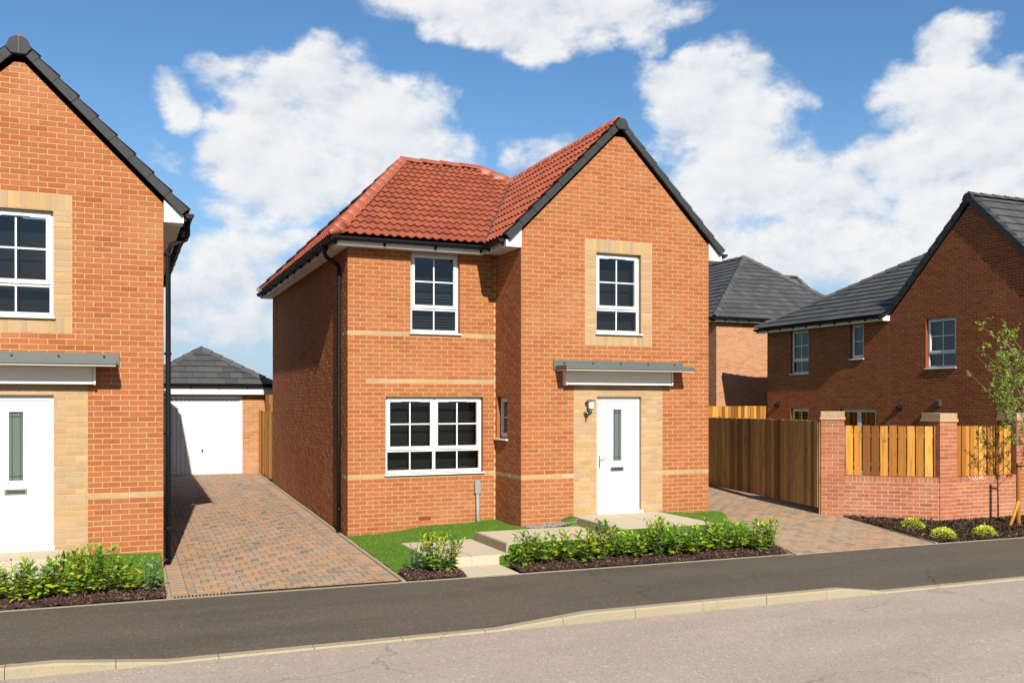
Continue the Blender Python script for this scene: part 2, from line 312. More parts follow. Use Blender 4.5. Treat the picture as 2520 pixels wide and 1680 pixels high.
# ------------------------------------------------------------------ mesh helpers
class MB:
    def __init__(s): s.v = []; s.f = []; s.r = []; s.mi = []
    def face(s, pts, r=0.0, mi=0):
        i = len(s.v); s.v += [tuple(p) for p in pts]; s.f.append(tuple(range(i, i+len(pts)))); s.r.append(r); s.mi.append(mi)
    def add(s, verts, faces, M=None, r=0.0, mi=0):
        i = len(s.v); s.v += [tuple(M @ Vector(p)) if M else tuple(p) for p in verts]
        for f in faces: s.f.append(tuple(i+k for k in f)); s.r.append(r); s.mi.append(mi)
    def box(s, x0, x1, y0, y1, z0, z1, M=None, r=0.0, mi=0):
        V = [(x, y, z) for z in (z0, z1) for y in (y0, y1) for x in (x0, x1)]
        s.add(V, [(0, 2, 3, 1), (4, 5, 7, 6), (0, 1, 5, 4), (2, 6, 7, 3), (0, 4, 6, 2), (1, 3, 7, 5)], M, r, mi)
    def prism(s, poly, ext, r=0.0, mi=0):                 # poly: 3d loop, ext: vector
        e = Vector(ext); a = [Vector(p) for p in poly]; n = len(a)
        s.add(a+[p+e for p in a], [tuple(range(n-1, -1, -1)), tuple(range(n, 2*n))]+[(k, (k+1) % n, n+(k+1) % n, n+k) for k in range(n)], None, r, mi)
    def tube(s, pts, rad, seg=10, caps=True, r=0.0, mi=0):
        pts = [Vector(p) for p in pts]; rads = rad if isinstance(rad, (list, tuple)) else [rad]*len(pts); n = len(pts)
        i0 = len(s.v); up = Vector((0.13, 0.21, 1)).normalized()
        for k, p in enumerate(pts):
            t = (pts[min(k+1, n-1)]-pts[max(k-1, 0)]).normalized()
            a = t.cross(up)
            if a.length < 0.05: a = t.cross(Vector((1, 0, 0)))
            a.normalize(); b = t.cross(a)
            for j in range(seg):
                an = 2*math.pi*j/seg; s.v.append(tuple(p+(a*math.cos(an)+b*math.sin(an))*rads[k]))
        for k in range(n-1):
            for j in range(seg):
                j2 = (j+1) % seg; s.f.append((i0+k*seg+j, i0+k*seg+j2, i0+(k+1)*seg+j2, i0+(k+1)*seg+j)); s.r.append(r); s.mi.append(mi)
        if caps:
            s.f.append(tuple(i0+j for j in range(seg-1, -1, -1))); s.f.append(tuple(i0+(n-1)*seg+j for j in range(seg))); s.r += [r, r]; s.mi += [mi, mi]
    def mesh(s, name, mats, smooth=False):
        me = bpy.data.meshes.new(name); me.from_pydata(s.v, [], s.f)
        for m in (mats if isinstance(mats, (list, tuple)) else [mats]): me.materials.append(MATS[m])
        if any(s.mi): me.polygons.foreach_set('material_index', s.mi)
        if any(s.r):
            at = me.attributes.new('rnd', 'FLOAT', 'FACE'); at.data.foreach_set('value', s.r)
        if smooth: me.polygons.foreach_set('use_smooth', [True]*len(s.f))
        me.update(); return me
    def build(s, name, mats, parent=None, smooth=False, bevel=0.0, seg=1, **kw):
        me = s.mesh(name, mats, smooth)
        if bevel:
            bm = bmesh.new(); bm.from_mesh(me); bmesh.ops.remove_doubles(bm, verts=bm.verts, dist=1e-5); bmesh.ops.recalc_face_normals(bm, faces=bm.faces)
            bmesh.ops.bevel(bm, geom=bm.edges[:], offset=bevel, segments=seg, affect='EDGES', clamp_overlap=True); bm.to_mesh(me); bm.free()
        return link(name, me, parent, **kw)
def link(name, me, parent=None, M=None, **kw):
    o = bpy.data.objects.new(name, me); COL.objects.link(o)
    if parent is not None:
        o.parent = parent
        if parent.type == 'EMPTY': o.matrix_parent_inverse = Matrix.Translation(-parent.location)
    if M is not None: o.matrix_basis = M
    for k, v in kw.items(): o[k] = v
    return o
def thing(name, loc, label, category, group=None):
    o = bpy.data.objects.new(name, None); COL.objects.link(o); o.location = loc; o.empty_display_size = 0.3
    o['label'] = label; o['category'] = category
    if group: o['group'] = group
    return o
class Pieces:
    """pieces laid side by side: the n that show largest become objects, the rest one joined part"""
    def __init__(s): s.p = []; s.cache = {}; s.cur = None
    def add(s, verts, faces, M, area, nrm, mat, key=None):
        c = M @ (sum((Vector(v) for v in verts), Vector())/len(verts)); q = proj(c); sc = -1.0
        if q and -20 < q[0] < 2540 and -20 < q[1] < 1700:
            d = CAM-c; cs = d.normalized().dot(nrm); sc = area*max(cs, 0)/d.length_squared
        s.p.append((sc, verts, faces, M, mat, key, s.cur))
    def flush(s, name, parent, n, mats, rest_name, rest_parent):
        order = sorted(range(len(s.p)), key=lambda i: -s.p[i][0]); rest = MB()
        for j, i in enumerate(order):
            sc, verts, faces, M, mat, key, par = s.p[i]
            if j < n and sc > 0:
                me = s.cache.get((key, mat)) if key else None
                if me is None:
                    b = MB(); b.add(verts, faces); me = b.mesh(name, mat)
                    if key: s.cache[(key, mat)] = me
                link(name, me, parent or par, M)
            else:
                rest.add(verts, faces, M, random.random()+0.001, mats.index(mat))
        if rest.f:
            link(rest_name, rest.mesh(rest_name, mats), rest_parent, kind='stuff')
def clip_poly(poly, lines):
    """poly 2d, keep the side where a*x+b*y<=c"""
    for a, b, c in lines:
        out = []
        for i in range(len(poly)):
            p, q = poly[i], poly[(i+1) % len(poly)]; dp, dq = a*p[0]+b*p[1]-c, a*q[0]+b*q[1]-c
            if dp <= 0: out.append(p)
            if (dp < 0 < dq) or (dq < 0 < dp):
                t = dp/(dp-dq); out.append((p[0]+t*(q[0]-p[0]), p[1]+t*(q[1]-p[1])))
        poly = out
        if len(poly) < 3: return []
    return poly
def convex_lines(poly):
    """half planes of a convex polygon given in either order"""
    A = sum(poly[i][0]*poly[(i+1) % len(poly)][1]-poly[(i+1) % len(poly)][0]*poly[i][1] for i in range(len(poly)))
    if A < 0: poly = poly[::-1]
    L = []
    for i in range(len(poly)):
        p, q = poly[i], poly[(i+1) % len(poly)]; a, b = q[1]-p[1], -(q[0]-p[0]); L.append((a, b, a*p[0]+b*p[1]))
    return L
def inside(poly, lines): return all(a*x+b*y <= c+1e-6 for x, y in poly for a, b, c in lines)
def subtract(iv, cuts):
    for c0, c1 in cuts:
        nv = []
        for a, b in iv:
            if c1 <= a or c0 >= b: nv.append((a, b)); continue
            if c0 > a: nv.append((a, c0))
            if c1 < b: nv.append((c1, b))
        iv = nv
    return iv
class Frame:
    """a vertical wall plane: u runs along it, z up, d outwards"""
    def __init__(s, O, U, N):
        s.O, s.U, s.N = Vector(O), Vector(U).normalized(), Vector(N).normalized()
        s.M = Matrix(((s.U.x, s.N.x, 0, s.O.x), (s.U.y, s.N.y, 0, s.O.y), (s.U.z, s.N.z, 1, s.O.z), (0, 0, 0, 1)))
    def p(s, u, z, d=0.0): return s.M @ Vector((u, d, z))
    def box(s, mb, u0, u1, z0, z1, d0, d1, r=0.0, mi=0): mb.box(u0, u1, d0, d1, z0, z1, s.M, r, mi)
CO, BL, JT = 0.075, 0.225, 0.010
def brick_piece(ps, fr, poly, mat, key=None, jit=0.0012):
    us = [p[0] for p in poly]; zs = [p[1] for p in poly]; cu, cz = (min(us)+max(us))/2, (min(zs)+max(zs))/2
    n = len(poly); A = sum(poly[i][0]*poly[(i+1) % n][1]-poly[(i+1) % n][0]*poly[i][1] for i in range(n))
    if A < 0: poly = poly[::-1]
    bv = 0.0022
    vs = []
    for d, ins in ((0.0, bv), (-0.003, 0), (-0.016, 0)):
        for u, z in poly:
            du, dz = u-cu, z-cz; L = max(1e-6, math.hypot(du, dz))
            vs.append((du-math.copysign(ins, du), d, dz-math.copysign(ins, dz)))
    fs = [tuple(range(n))]
    for k in (0, 1):
        fs += [(k*n+i, (k+1)*n+i, (k+1)*n+(i+1) % n, k*n+(i+1) % n) for i in range(n)]
    M = fr.M @ Matrix.Translation((cu+random.uniform(-jit, jit), random.uniform(-0.0015, 0.0015), cz+random.uniform(-jit, jit))) @ Matrix.Rotation(random.uniform(-.003, .003), 4, 'Y')
    ps.add(vs, fs, M, abs(A)/2, fr.N, mat, key)
def lay_bricks(ps, fr, outline, holes=(), regions=(), mat='orange_brick', phase=0):
    """stretcher bond over a convex outline (u, z); holes: (u0,u1,z0,z1); regions: (u0,u1,z0,z1,mode,mat)"""
    L = convex_lines(outline); us = [p[0] for p in outline]; zs = [p[1] for p in outline]
    k0, k1 = math.floor(min(zs)/CO), math.ceil(max(zs)/CO)
    def put(a, b, z0, z1, m):
        if b-a < 0.02: return
        poly = [(a, z0), (b, z0), (b, z1), (a, z1)]
        if inside(poly, L): brick_piece(ps, fr, poly, m, (round(b-a, 3), round(z1-z0, 3)))
        else:
            c = clip_poly(poly, L)
            if len(c) >= 3 and (max(p[0] for p in c)-min(p[0] for p in c)) > 0.015 and (max(p[1] for p in c)-min(p[1] for p in c)) > 0.01: brick_piece(ps, fr, c, m)
    def course(k, lo, hi, cuts, m):
        z0, z1 = k*CO+JT, (k+1)*CO; off = ((k+phase) % 2)*BL/2
        iv = subtract([(lo, hi)], cuts)
        for a0, b0 in iv:
            j = math.floor((a0-off)/BL)-1
            while off+j*BL < b0:
                a, b = max(a0, off+j*BL), min(b0, off+(j+1)*BL-JT); j += 1
                if b > a: put(a, b, z0, z1, m)
    for k in range(k0, k1):
        zm = (k+0.5)*CO
        hc = [(h[0], h[1]) for h in holes if h[2] < zm < h[3]]
        rc = [(r[0]-JT*0.0, r[1]) for r in regions if r[2] < zm < r[3]]
        course(k, min(us), max(us), hc+[(a-JT, b+JT) for a, b in rc], mat)
        for r in regions:
            if r[2] < zm < r[3]:
                if r[4] in ('bond', 'band'): course(k, r[0], r[1], hc, r[5])
                elif r[4] == 'stack': put(r[0], r[1], k*CO+JT, (k+1)*CO, r[5])
    for r in regions:
        if r[4] == 'soldier':
            u = r[0]
            while u < r[1]-0.02: put(u, min(u+0.065, r[1]), r[2]+JT, r[3], r[5]); u += CO
def shell(fr, u0, u1, z0, z1, holes=(), cap=None, name='wall', mat='mortar', parent=None, reveal_mat='orange_brick', depth=0.13, **kw):
    """the mortar body of a wall with real openings and reveals"""
    mb = MB(); d = -0.004
    cu = sorted({u0, u1, *[h[0] for h in holes], *[h[1] for h in holes]}); cz = sorted({z0, z1, *[h[2] for h in holes], *[h[3] for h in holes]})
    cu = [c for c in cu if u0 <= c <= u1]; cz = [c for c in cz if z0 <= c <= z1]
    for a, b in zip(cu, cu[1:]):
        for e, f in zip(cz, cz[1:]):
            um, zm = (a+b)/2, (e+f)/2
            if any(h[0] < um < h[1] and h[2] < zm < h[3] for h in holes): continue
            mb.face([fr.p(a, e, d), fr.p(b, e, d), fr.p(b, f, d), fr.p(a, f, d)])
    for h in holes:
        a, b, e, f = h[:4]; dd = -depth; mi = 1 if len(h) < 5 else h[4]
        for q in ([(a, e), (a, f)], [(b, f), (b, e)], [(a, f), (b, f)], [(b, e), (a, e)]):
            (ua, za), (ub, zb) = q; mb.face([fr.p(ua, za, d), fr.p(ub, zb, d), fr.p(ub, zb, dd), fr.p(ua, za, dd)], 0.3, mi)
    if cap: mb.face([fr.p(u, z, d) for u, z in cap])
    return mb.build(name, [mat, reveal_mat, 'cream_brick'], parent, **kw)

# ------------------------------------------------------------------ joinery
def window(parent, fr, u0, u1, z0, z1, cols=2, single=False, back=0.09, sill=True, bars=True, topsplit=0.30, hbar=True, ncol=1):
    """cottage casement: opening sash of bars over a fixed light"""
    fw, fd = 0.046, 0.06; mb = MB(); d0, d1 = -back-fd, -back
    u0 += .002; u1 -= .002; z0 += .002; z1 -= .002
    fr.box(mb, u0, u1, z0, z0+fw+.01, d0, d1); fr.box(mb, u0, u1, z1-fw, z1, d0, d1)
    fr.box(mb, u0, u0+fw, z0+fw+.01, z1-fw, d0, d1); fr.box(mb, u1-fw, u1, z0+fw+.01, z1-fw, d0, d1)
    zt = z0+(z1-z0)*topsplit
    W = (u1-u0-2*fw-(ncol-1)*0.05)/ncol; cells = []
    for c in range(ncol):
        a = u0+fw+c*(W+0.05); b = a+W
        if c: fr.box(mb, a-0.05, a, z0+fw+.01, z1-fw, d0, d1)
        cells.append((a, b))
    for a, b in cells:
        if topsplit: fr.box(mb, a, b, zt-0.025, zt+0.025, d0, d1-.002)
    w = mb.build('window', 'white_upvc', parent)
    def pane(a, b, e, f, d):
        m = MB(); t = random.uniform(-.0015, .0015); t2 = random.uniform(-.0015, .0015)
        m.face([fr.p(a, e, d+t), fr.p(b, e, d-t+t2), fr.p(b, f, d-t), fr.p(a, f, d+t-t2)]); m.build('pane', 'window_glass', w)
    def bar(a, b, e, f, d):
        m = MB(); fr.box(m, a, b, e, f, d-.012, d+.010); m.build('glazing_bar', 'white_upvc', w)
    for a, b in cells:
        e, f = (zt+0.025 if topsplit else z0+fw+.01), z1-fw; s = 0.044; dS = d1+0.018
        m = MB(); o = 0.012
        fr.box(m, a-o, b+o, e-o, e+s, d0+.01, dS); fr.box(m, a-o, b+o, f-s, f+o, d0+.01, dS)
        fr.box(m, a-o, a+s, e+s, f-s, d0+.01, dS); fr.box(m, b-s, b+o, e+s, f-s, d0+.01, dS); m.build('sash', 'white_upvc', w)
        a2, b2, e2, f2 = a+s, b-s, e+s, f-s; um, zm, h = (a2+b2)/2, (e2+f2)/2, 0.011
        nc = 1 if single else 2
        dg = d1-0.018
        if nc == 2: bar(um-h, um+h, e2, f2, dg)
        if hbar:
            if nc == 2: bar(a2, um-h, zm-h, zm+h, dg); bar(um+h, b2, zm-h, zm+h, dg)
            else: bar(a2, b2, zm-h, zm+h, dg)
        for (ua, ub) in ([(a2, um-h), (um+h, b2)] if nc == 2 else [(a2, b2)]):
            for (ea, eb) in ([(e2, zm-h), (zm+h, f2)] if hbar else [(e2, f2)]): pane(ua, ub, ea, eb, dg)
        m = MB(); fr.box(m, um-0.17*min(1, (b-a)/.8), um+0.17*min(1, (b-a)/.8), f-0.034, f-0.012, dS, dS+0.014); m.build('trickle_vent', 'white_upvc', w)
        if topsplit:
            e, f = z0+fw+.01, zt-0.025; um = (a+b)/2
            bar(um-h, um+h, e, f, dg-.006); pane(a, um-h, e, f, dg-.006); pane(um+h, b, e, f, dg-.006)
    if sill:
        m = MB(); fr.box(m, u0-0.028, u1+0.028, z0-0.032, z0-0.002, -back, 0.045); m.build('window_sill', 'white_upvc', w, bevel=0.006)
    return w
def front_door(parent, fr, u0, u1, z0, z1, back=0.07):
    mb = MB(); d0, d1 = -back-0.07, -back; fw = 0.055
    fr.box(mb, u0, u0+fw, z0+.03, z1, d0, d1); fr.box(mb, u1-fw, u1, z0+.03, z1, d0, d1); fr.box(mb, u0+fw, u1-fw, z1-.075, z1, d0, d1)
    door = mb.build('door', 'white_door', parent)
    m = MB(); fr.box(m, u0-.02, u1+.02, z0-.035, z0+.03, d0, 0.05); m.build('threshold', 'canopy_cream', door)
    a, b, e, f = u0+fw+.004, u1-fw-.004, z0+.034, z1-.079; dl = d1-0.012
    um = (a+b)/2; g0, g1, h0, h1 = um-.085, um+.085, z0+.92, z0+1.84
    m = MB(); th = 0.05
    for x0, x1, y0, y1 in ((a, g0, e, f), (g1, b, e, f), (g0, g1, e, h0), (g0, g1, h1, f)): fr.box(m, x0, x1, y0, y1, dl-th, dl)
    leaf = m.build('door_leaf', 'white_door', door)
    m = MB(); bw = .035
    for x0, x1, y0, y1 in ((g0-bw, g1+bw, h0-bw, h0), (g0-bw, g1+bw, h1, h1+bw), (g0-bw, g0, h0, h1), (g1, g1+bw, h0, h1)): fr.box(m, x0, x1, y0, y1, dl, dl+.012)
    m.build('glazing_bead', 'white_door', door)
    m = MB(); m.face([fr.p(g0, h0, dl-.02), fr.p(g1, h0, dl-.02), fr.p(g1, h1, dl-.02), fr.p(g0, h1, dl-.02)]); m.build('pane', 'door_glass', door)
    for x0, x1, y0, y1 in ((g0+.030, g0+.040, h0, h1), (g1-.040, g1-.030, h0, h1), (g0, g1, h0+.055, h0+.066), (g0, g1, h1-.066, h1-.055)):
        m = MB(); fr.box(m, x0, x1, y0, y1, dl-.019, dl-.012+random.uniform(0, .001)); m.build('lead_strip', 'lead', door)
    m = MB()
    for x in (a+.10, b-.108):
        fr.box(m, x, x+.006, e+.12, f-.12, dl, dl+.003)
    fr.box(m, a+.106, b-.108, e+.12, e+.126, dl, dl+.003); fr.box(m, a+.106, g0-.04, f-.126, f-.12, dl, dl+.003); fr.box(m, g1+.04, b-.108, f-.126, f-.12, dl, dl+.003); m.build('panel_moulding', 'white_door', door)
    m = MB(); fr.box(m, um-.14, um+.13, z0+.735, z0+.81, dl, dl+.014); pl = m.build('letter_plate', 'steel', door, bevel=.003)
    m = MB(); fr.box(m, um-.115, um+.105, z0+.752, z0+.792, dl+.0145, dl+.022); m.build('letter_flap', 'dark_steel', door, bevel=.003)
    m = MB(); fr.box(m, a+.018, a+.048, z0+.80, z0+1.02, dl, dl+.010); hd = m.build('handle_plate', 'steel', door, bevel=.003)
    m = MB(); m.tube([fr.p(a+.033, z0+.97, dl+.01), fr.p(a+.033, z0+.97, dl+.05), fr.p(a+.05, z0+.97, dl+.055), fr.p(a+.15, z0+.97, dl+.055)], .009, 8); m.build('handle', 'steel', door, smooth=True)
    m = MB(); fr.box(m, a+.01, b-.01, e, e+.045, dl, dl+.03); m.build('weather_bar', 'white_door', door, bevel=.006)
    return door
def canopy(parent, fr, uc, zt):
    hw = 1.316; p = 0.46
    mb = MB(); fr.box(mb, uc-hw, uc+hw, zt-.165, zt, .001, .03); cn = mb.build('canopy', 'canopy_grey', parent, bevel=.003)
    mb = MB(); fr.box(mb, uc-hw+.03, uc+hw-.03, zt-.17, zt-.098, .03, p); mb.build('canopy_slab', 'canopy_grey', cn, bevel=.008, seg=2)
    mb = MB(); fr.box(mb, uc-hw+.045, uc+hw-.045, zt-.185, zt-.171, .002, p-.02); mb.build('canopy_soffit', 'canopy_cream', cn)
    mb = MB(); fr.box(mb, uc-1.10, uc+.985, zt-.425, zt-.186, .115, .14); mb.build('canopy_front_panel', 'canopy_cream', cn, bevel=.004)
    for u in (uc-1.135, uc+.99):
        mb = MB(); mb.prism([fr.p(u, zt-.186, .002), fr.p(u, zt-.186, .155), fr.p(u, zt-.41, .155), fr.p(u, zt-.435, .135), fr.p(u, zt-.435, .002)], fr.U*.03); mb.build('canopy_bracket', 'canopy_cream', cn)
    for k in range(5):
        u = uc-hw+.2+k*.56; mb = MB(); c = fr.p(u, zt-.045, .03); mb.tube([c, c+fr.N*.012], .014, 8); mb.build('bolt_head', 'black_plastic', cn)
    return cn
def lantern(parent, fr, u, z):
    mb = MB(); mb.tube([fr.p(u-.055, z-.19, .001), fr.p(u-.055, z-.19, .028)], .05, 16); lp = mb.build('wall_lantern', 'steel', parent, smooth=False)
    c = lambda du, dz, d: fr.p(u+du, z+dz, d)
    mb = MB(); mb.tube([c(-.055, -.19, .028), c(-.03, -.18, .075), c(0, -.135, .10)], .018, 10); mb.build('lantern_arm', 'dark_steel', lp, smooth=True)
    mb = MB(); mb.tube([c(0, -.135, .10), c(0, -.10, .10)], [.035, .058], 16); mb.build('lantern_base', 'steel', lp)
    mb = MB(); mb.tube([c(0, -.098, .10), c(0, .035, .10)], .046, 18); mb.build('lantern_glass', 'frosted', lp, smooth=False)
    for k in range(4):
        an = k*math.pi/2+.5; mb = MB(); off = fr.U*math.cos(an)*.053+fr.N*math.sin(an)*.053
        mb.tube([c(0, -.10, .10)+off, c(0, .04, .10)+off], .004, 6); mb.build('lantern_bar', 'steel', lp)
    mb = MB(); mb.tube([c(0, .036, .10), c(0, .044, .10), c(0, .056, .10)], [.09, .085, .03], 20); mb.build('lantern_cap', 'steel', lp)
    mb = MB(); mb.tube([c(-.055, -.20, .045), c(-.055, -.20, .075), c(-.055, -.205, .09)], [.04, .036, .015], 14); mb.build('motion_sensor', 'dark_steel', lp, smooth=True)
    mb = MB(); mb.tube([c(-.06, -.25, .03), c(-.062, -.33, .032)], [.007, .011], 8); mb.build('sensor_stem', 'dark_steel', lp)
def gutter(parent, a, b, out, mat='black_plastic', gap=0.95, rad=0.066):
    """half round gutter from a to b; out: horizontal direction away from the wall"""
    a, b, out = Vector(a), Vector(b), Vector(out); mb = MB(); n = 10
    ring = [out*(rad*math.cos(math.pi*k/n))*-1 + Vector((0, 0, -rad*math.sin(math.pi*k/n))) for k in range(n+1)]
    for k in range(n):
        mb.face([a+ring[k], a+ring[k+1], b+ring[k+1], b+ring[k]])
        mb.face([a+ring[k]*.9, b+ring[k]*.9, b+ring[k+1]*.9, a+ring[k+1]*.9])
    for e in (ring[0], ring[-1]): mb.face([a+e, b+e, b+e*.9, a+e*.9])
    mb.face([a+r for r in ring]); mb.face([b+r for r in ring])
    g = mb.build('gutter', mat, parent); L = (b-a).length; d = (b-a).normalized(); n = max(1, round(L/gap))
    for k in range(n+1):
        c = a+d*(min(max(L*k/n, .06), L-.06)); mb = MB(); q = [c+x*1.10-d*.017 for x in ring]+[c-out*rad*1.1-Vector((0, 0, rad*1.9))-d*.017, c-out*rad*1.1-d*.017]
        mb.prism(q, d*.034); mb.build('gutter_bracket', mat, g)
    return g
def downpipe(parent, pts, rad=0.034, clips=()):
    mb = MB(); mb.tube(pts, rad, 12); dp = mb.build('downpipe', 'black_plastic', parent, smooth=True)
    for c, w in clips:
        mb = MB(); c = Vector(c); mb.tube([c-Vector((0, 0, .02)), c+Vector((0, 0, .02))], rad*1.28, 12); w = Vector(w)
        mb.tube([c, w], .012, 6); mb.build('pipe_clip', 'black_plastic', dp)
    return dp
# ------------------------------------------------------------------ roof coverings
def pantile_mesh(w=0.30, L=0.40, amp=0.033, waves=2, n=14):
    V, Fc = [], []; th = 0.018; lift = 0.040
    for s, z0 in ((0.0, lift), (L, 0.0)):
        for i in range(n+1):
            e = w*1.02*i/n; ph = 2*math.pi*waves*i/n; h = amp*(0.5+0.5*math.cos(ph))**1.3
            V.append((e, s, z0+h+0.004*(i/n)))
    for i in range(n+1):
        x, y, z = V[i]; V.append((x, y+.002, z-th))
    for i in range(n): Fc += [(i, i+1, n+2+i, n+1+i), (i, 2*(n+1)+i, 2*(n+1)+i+1, i+1)]
    return V, Fc, n+1
def flat_tile_mesh(w=0.30, L=0.40):
    th, lift = 0.020, 0.034; g = 0.003
    V = [(g, 0, lift), (w-g, 0, lift), (w-g, L, 0), (g, L, 0), (g, .002, lift-th), (w-g, .002, lift-th), (w-g, L, -th), (g, L, -th)]
    return V, [(0, 1, 2, 3), (4, 5, 1, 0), (5, 6, 2, 1), (7, 4, 0, 3)], 2
def lay_tiles(ps, O, E, S, poly, kind, mat, gauge=0.33, w=0.30, stagger=False, row0=0.0):
    """O: point at the eaves, E along the eaves, S up the slope; poly: convex region in (e, s)"""
    O, E, S = Vector(O), Vector(E).normalized(), Vector(S).normalized(); N = E.cross(S)
    if N.z < 0: N = -N
    L = convex_lines(poly); es = [p[0] for p in poly]; ss = [p[1] for p in poly]
    V, Fc, _ = pantile_mesh(w, gauge*1.18) if kind == 'pan' else flat_tile_mesh(w, gauge*1.18)
    r = 0
    s = min(ss)+row0
    while s < max(ss):
        e = min(es)-w*1.0-(w/2 if stagger and r % 2 else 0)
        while e < max(es)+w:
            q = [(e, s), (e+w, s), (e+w, s+gauge), (e, s+gauge)]; c = clip_poly(q, L)
            if c and len(c) >= 3:
                j = lambda a: random.uniform(-a, a)
                M = Matrix(((E.x, S.x, N.x, 0), (E.y, S.y, N.y, 0), (E.z, S.z, N.z, 0), (0, 0, 0, 1)))
                M = Matrix.Translation(O+E*(e+j(.002))+S*(s+j(.003))+N*j(.0015)) @ M @ Matrix.Rotation(j(.004), 4, 'Z')
                A = 0.5*abs(sum(c[i][0]*c[(i+1) % len(c)][1]-c[(i+1) % len(c)][0]*c[i][1] for i in range(len(c))))
                if inside([(e, s), (e+w, s), (e+w, s+gauge*1.18), (e, s+gauge*1.18)], L): ps.add(V, Fc, M, A, N, mat, (kind, round(w, 2), round(gauge, 3)))
                elif A > 0.002:
                    bm = bmesh.new(); vv = [bm.verts.new(p) for p in V]
                    for f in Fc: bm.faces.new([vv[i] for i in f])
                    for a, b, cc in L:
                        ln = math.hypot(a, b); d = (cc-a*e-b*s)/ln
                        bmesh.ops.bisect_plane(bm, geom=bm.verts[:]+bm.edges[:]+bm.faces[:], plane_co=(a/ln*d, b/ln*d, 0), plane_no=(a/ln, b/ln, 0), clear_outer=True)
                    bm.verts.index_update()
                    if len(bm.faces): ps.add([tuple(v.co) for v in bm.verts], [tuple(v.index for v in f.verts) for f in bm.faces], M, A, N, mat)
                    bm.free()
            e += w
        s += gauge; r += 1
def run_caps(parent, a, b, name, mat, length=0.42, rad=0.115, up=(0, 0, 1), kind='round', step=0.024, lift=0.02, m=0.5):
    """ridge or hip tiles set end to end from a to b"""
    a, b = Vector(a), Vector(b); d = (b-a); L = d.length; d.normalize(); n = max(1, round(L/length)); s = L/n
    side = d.cross(Vector(up)).normalized(); nn = side.cross(d).normalized()
    if nn.z < 0: nn = -nn
    k = 8 if kind == 'round' else 4
    V, Fc = [], []
    for t, o in ((0.0, step), (s*1.06, 0.0)):
        for i in range(k+1):
            x = -1+2*i/k; h = (math.sqrt(max(0, 1-x*x*.92))*rad*0.55 if kind == 'round' else rad*.40*(1-abs(x)))-m*rad*abs(x)**1.3
            V.append(Vector((x*rad, t, h+o)))
    for i in range(k+1): V.append(V[i]-Vector((0, 0, .03)))
    for i in range(k): Fc += [(i, i+1, k+2+i, k+1+i), (i, 2*(k+1)+i, 2*(k+1)+i+1, i+1)]
    b_ = MB(); b_.add(V, Fc); me = b_.mesh(name, mat, kind == 'round')
    for i in range(n):
        o = a+d*(i*s)+nn*lift
        M = Matrix(((side.x, d.x, nn.x, o.x), (side.y, d.y, nn.y, o.y), (side.z, d.z, nn.z, o.z), (0, 0, 0, 1)))
        link(name, me, parent, M)
def verge_run(parent, fr, ua, za, ub, zb, n, d=0.03, h=0.105, mat='verge_grey', proud=0.05):
    """stepped dry verge caps from the eaves (a) up to the apex (b) on wall frame fr"""
    A, B = Vector((ua, 0, za)), Vector((ub, 0, zb)); t = (B-A)/n; ln = t.length; t.normalize(); up = Vector((-t.z, 0, t.x))
    if up.z < 0: up = -up
    for i in range(n):
        p = A+t*(ln*i); q = A+t*(ln*(i+1.05)); mb = MB(); s0, s1 = 0.018, 0.0
        for (d0, d1, hh0) in ((d, d+proud, -h), (-0.12, d, -0.02)):
            vs = []
            for (c, st) in ((p, s0), (q, s1)):
                for hh in (hh0, st):
                    for dd in (d0, d1+st*.5):
                        w = c+up*hh; vs.append(fr.p(w.x, w.z, dd))
            mb.add(vs, [(0, 1, 3, 2), (4, 6, 7, 5), (0, 4, 5, 1), (2, 3, 7, 6), (0, 2, 6, 4), (1, 5, 7, 3)])
        mb.build('verge_cap', mat, parent)
def apex_cap(parent, fr, uc, z, d=0.03, s=1.0, mat='verge_grey'):
    pts = [(-.20, -.10), (-.135, .045), (-.05, .095), (.05, .095), (.135, .045), (.20, -.10), (.115, -.205), (-.115, -.205)]
    mb = MB(); mb.prism([fr.p(uc+x*s, z+y*s, d+.01) for x, y in pts], fr.N*.075); mb.build('ridge_end_cap', mat, parent, bevel=.006)
    mb = MB(); fr.box(mb, uc-.004, uc+.004, z-.20*s, z+.093*s, d+.085, d+.088); mb.build('cap_seam', 'lead', parent)
def sheet(mb, *pts, t=0.03, r=0.0):
    a = [Vector(p) for p in pts]; n = (a[1]-a[0]).cross(a[2]-a[0]).normalized()
    if n.z < 0: n = -n
    mb.prism([p-n*.035 for p in a], -n*t, r)

# ================================================================== ground, road, paths
def y_back(x): return -3.72-0.03*x                     # rear edge of the footway
def y_kerb(x): return -6.50-0.02*x                     # face of the kerb
ZB, ZR = -0.09, -0.135                                 # footway rear edge, carriageway
def kerb_z(x):                                         # top of the kerb: dropped at the drives
    pts = [(-40, -.03), (-4.1, -.03), (-3.15, -.118), (0.15, -.118), (1.2, -.03), (4.75, -.03), (5.45, -.118), (14.5, -.118), (15.5, -.03), (60, -.03)]
    for (a, za), (b, zb) in zip(pts, pts[1:]):
        if a <= x <= b: return za+(zb-za)*(x-a)/(b-a)
    return -.03
KW = 0.13
mb = MB(); mb.face([(-1500, -1500, -.42), (1500, -1500, -.42), (1500, 1500, -.42), (-1500, 1500, -.42)]); mb.build('ground', 'far_ground', kind='structure')
mb = MB(); mb.face([(-60, -16.5, ZR), (60, -16.5, ZR), (60, y_kerb(60), ZR), (-60, y_kerb(-60), ZR)]); mb.build('road', 'road_surface', kind='structure')
mb = MB(); mb.face([(-60, -60, ZR+.06), (60, -60, ZR+.06), (60, -16.5, ZR+.06), (-60, -16.5, ZR+.06)]); mb.build('far_verge', 'far_ground', kind='structure')
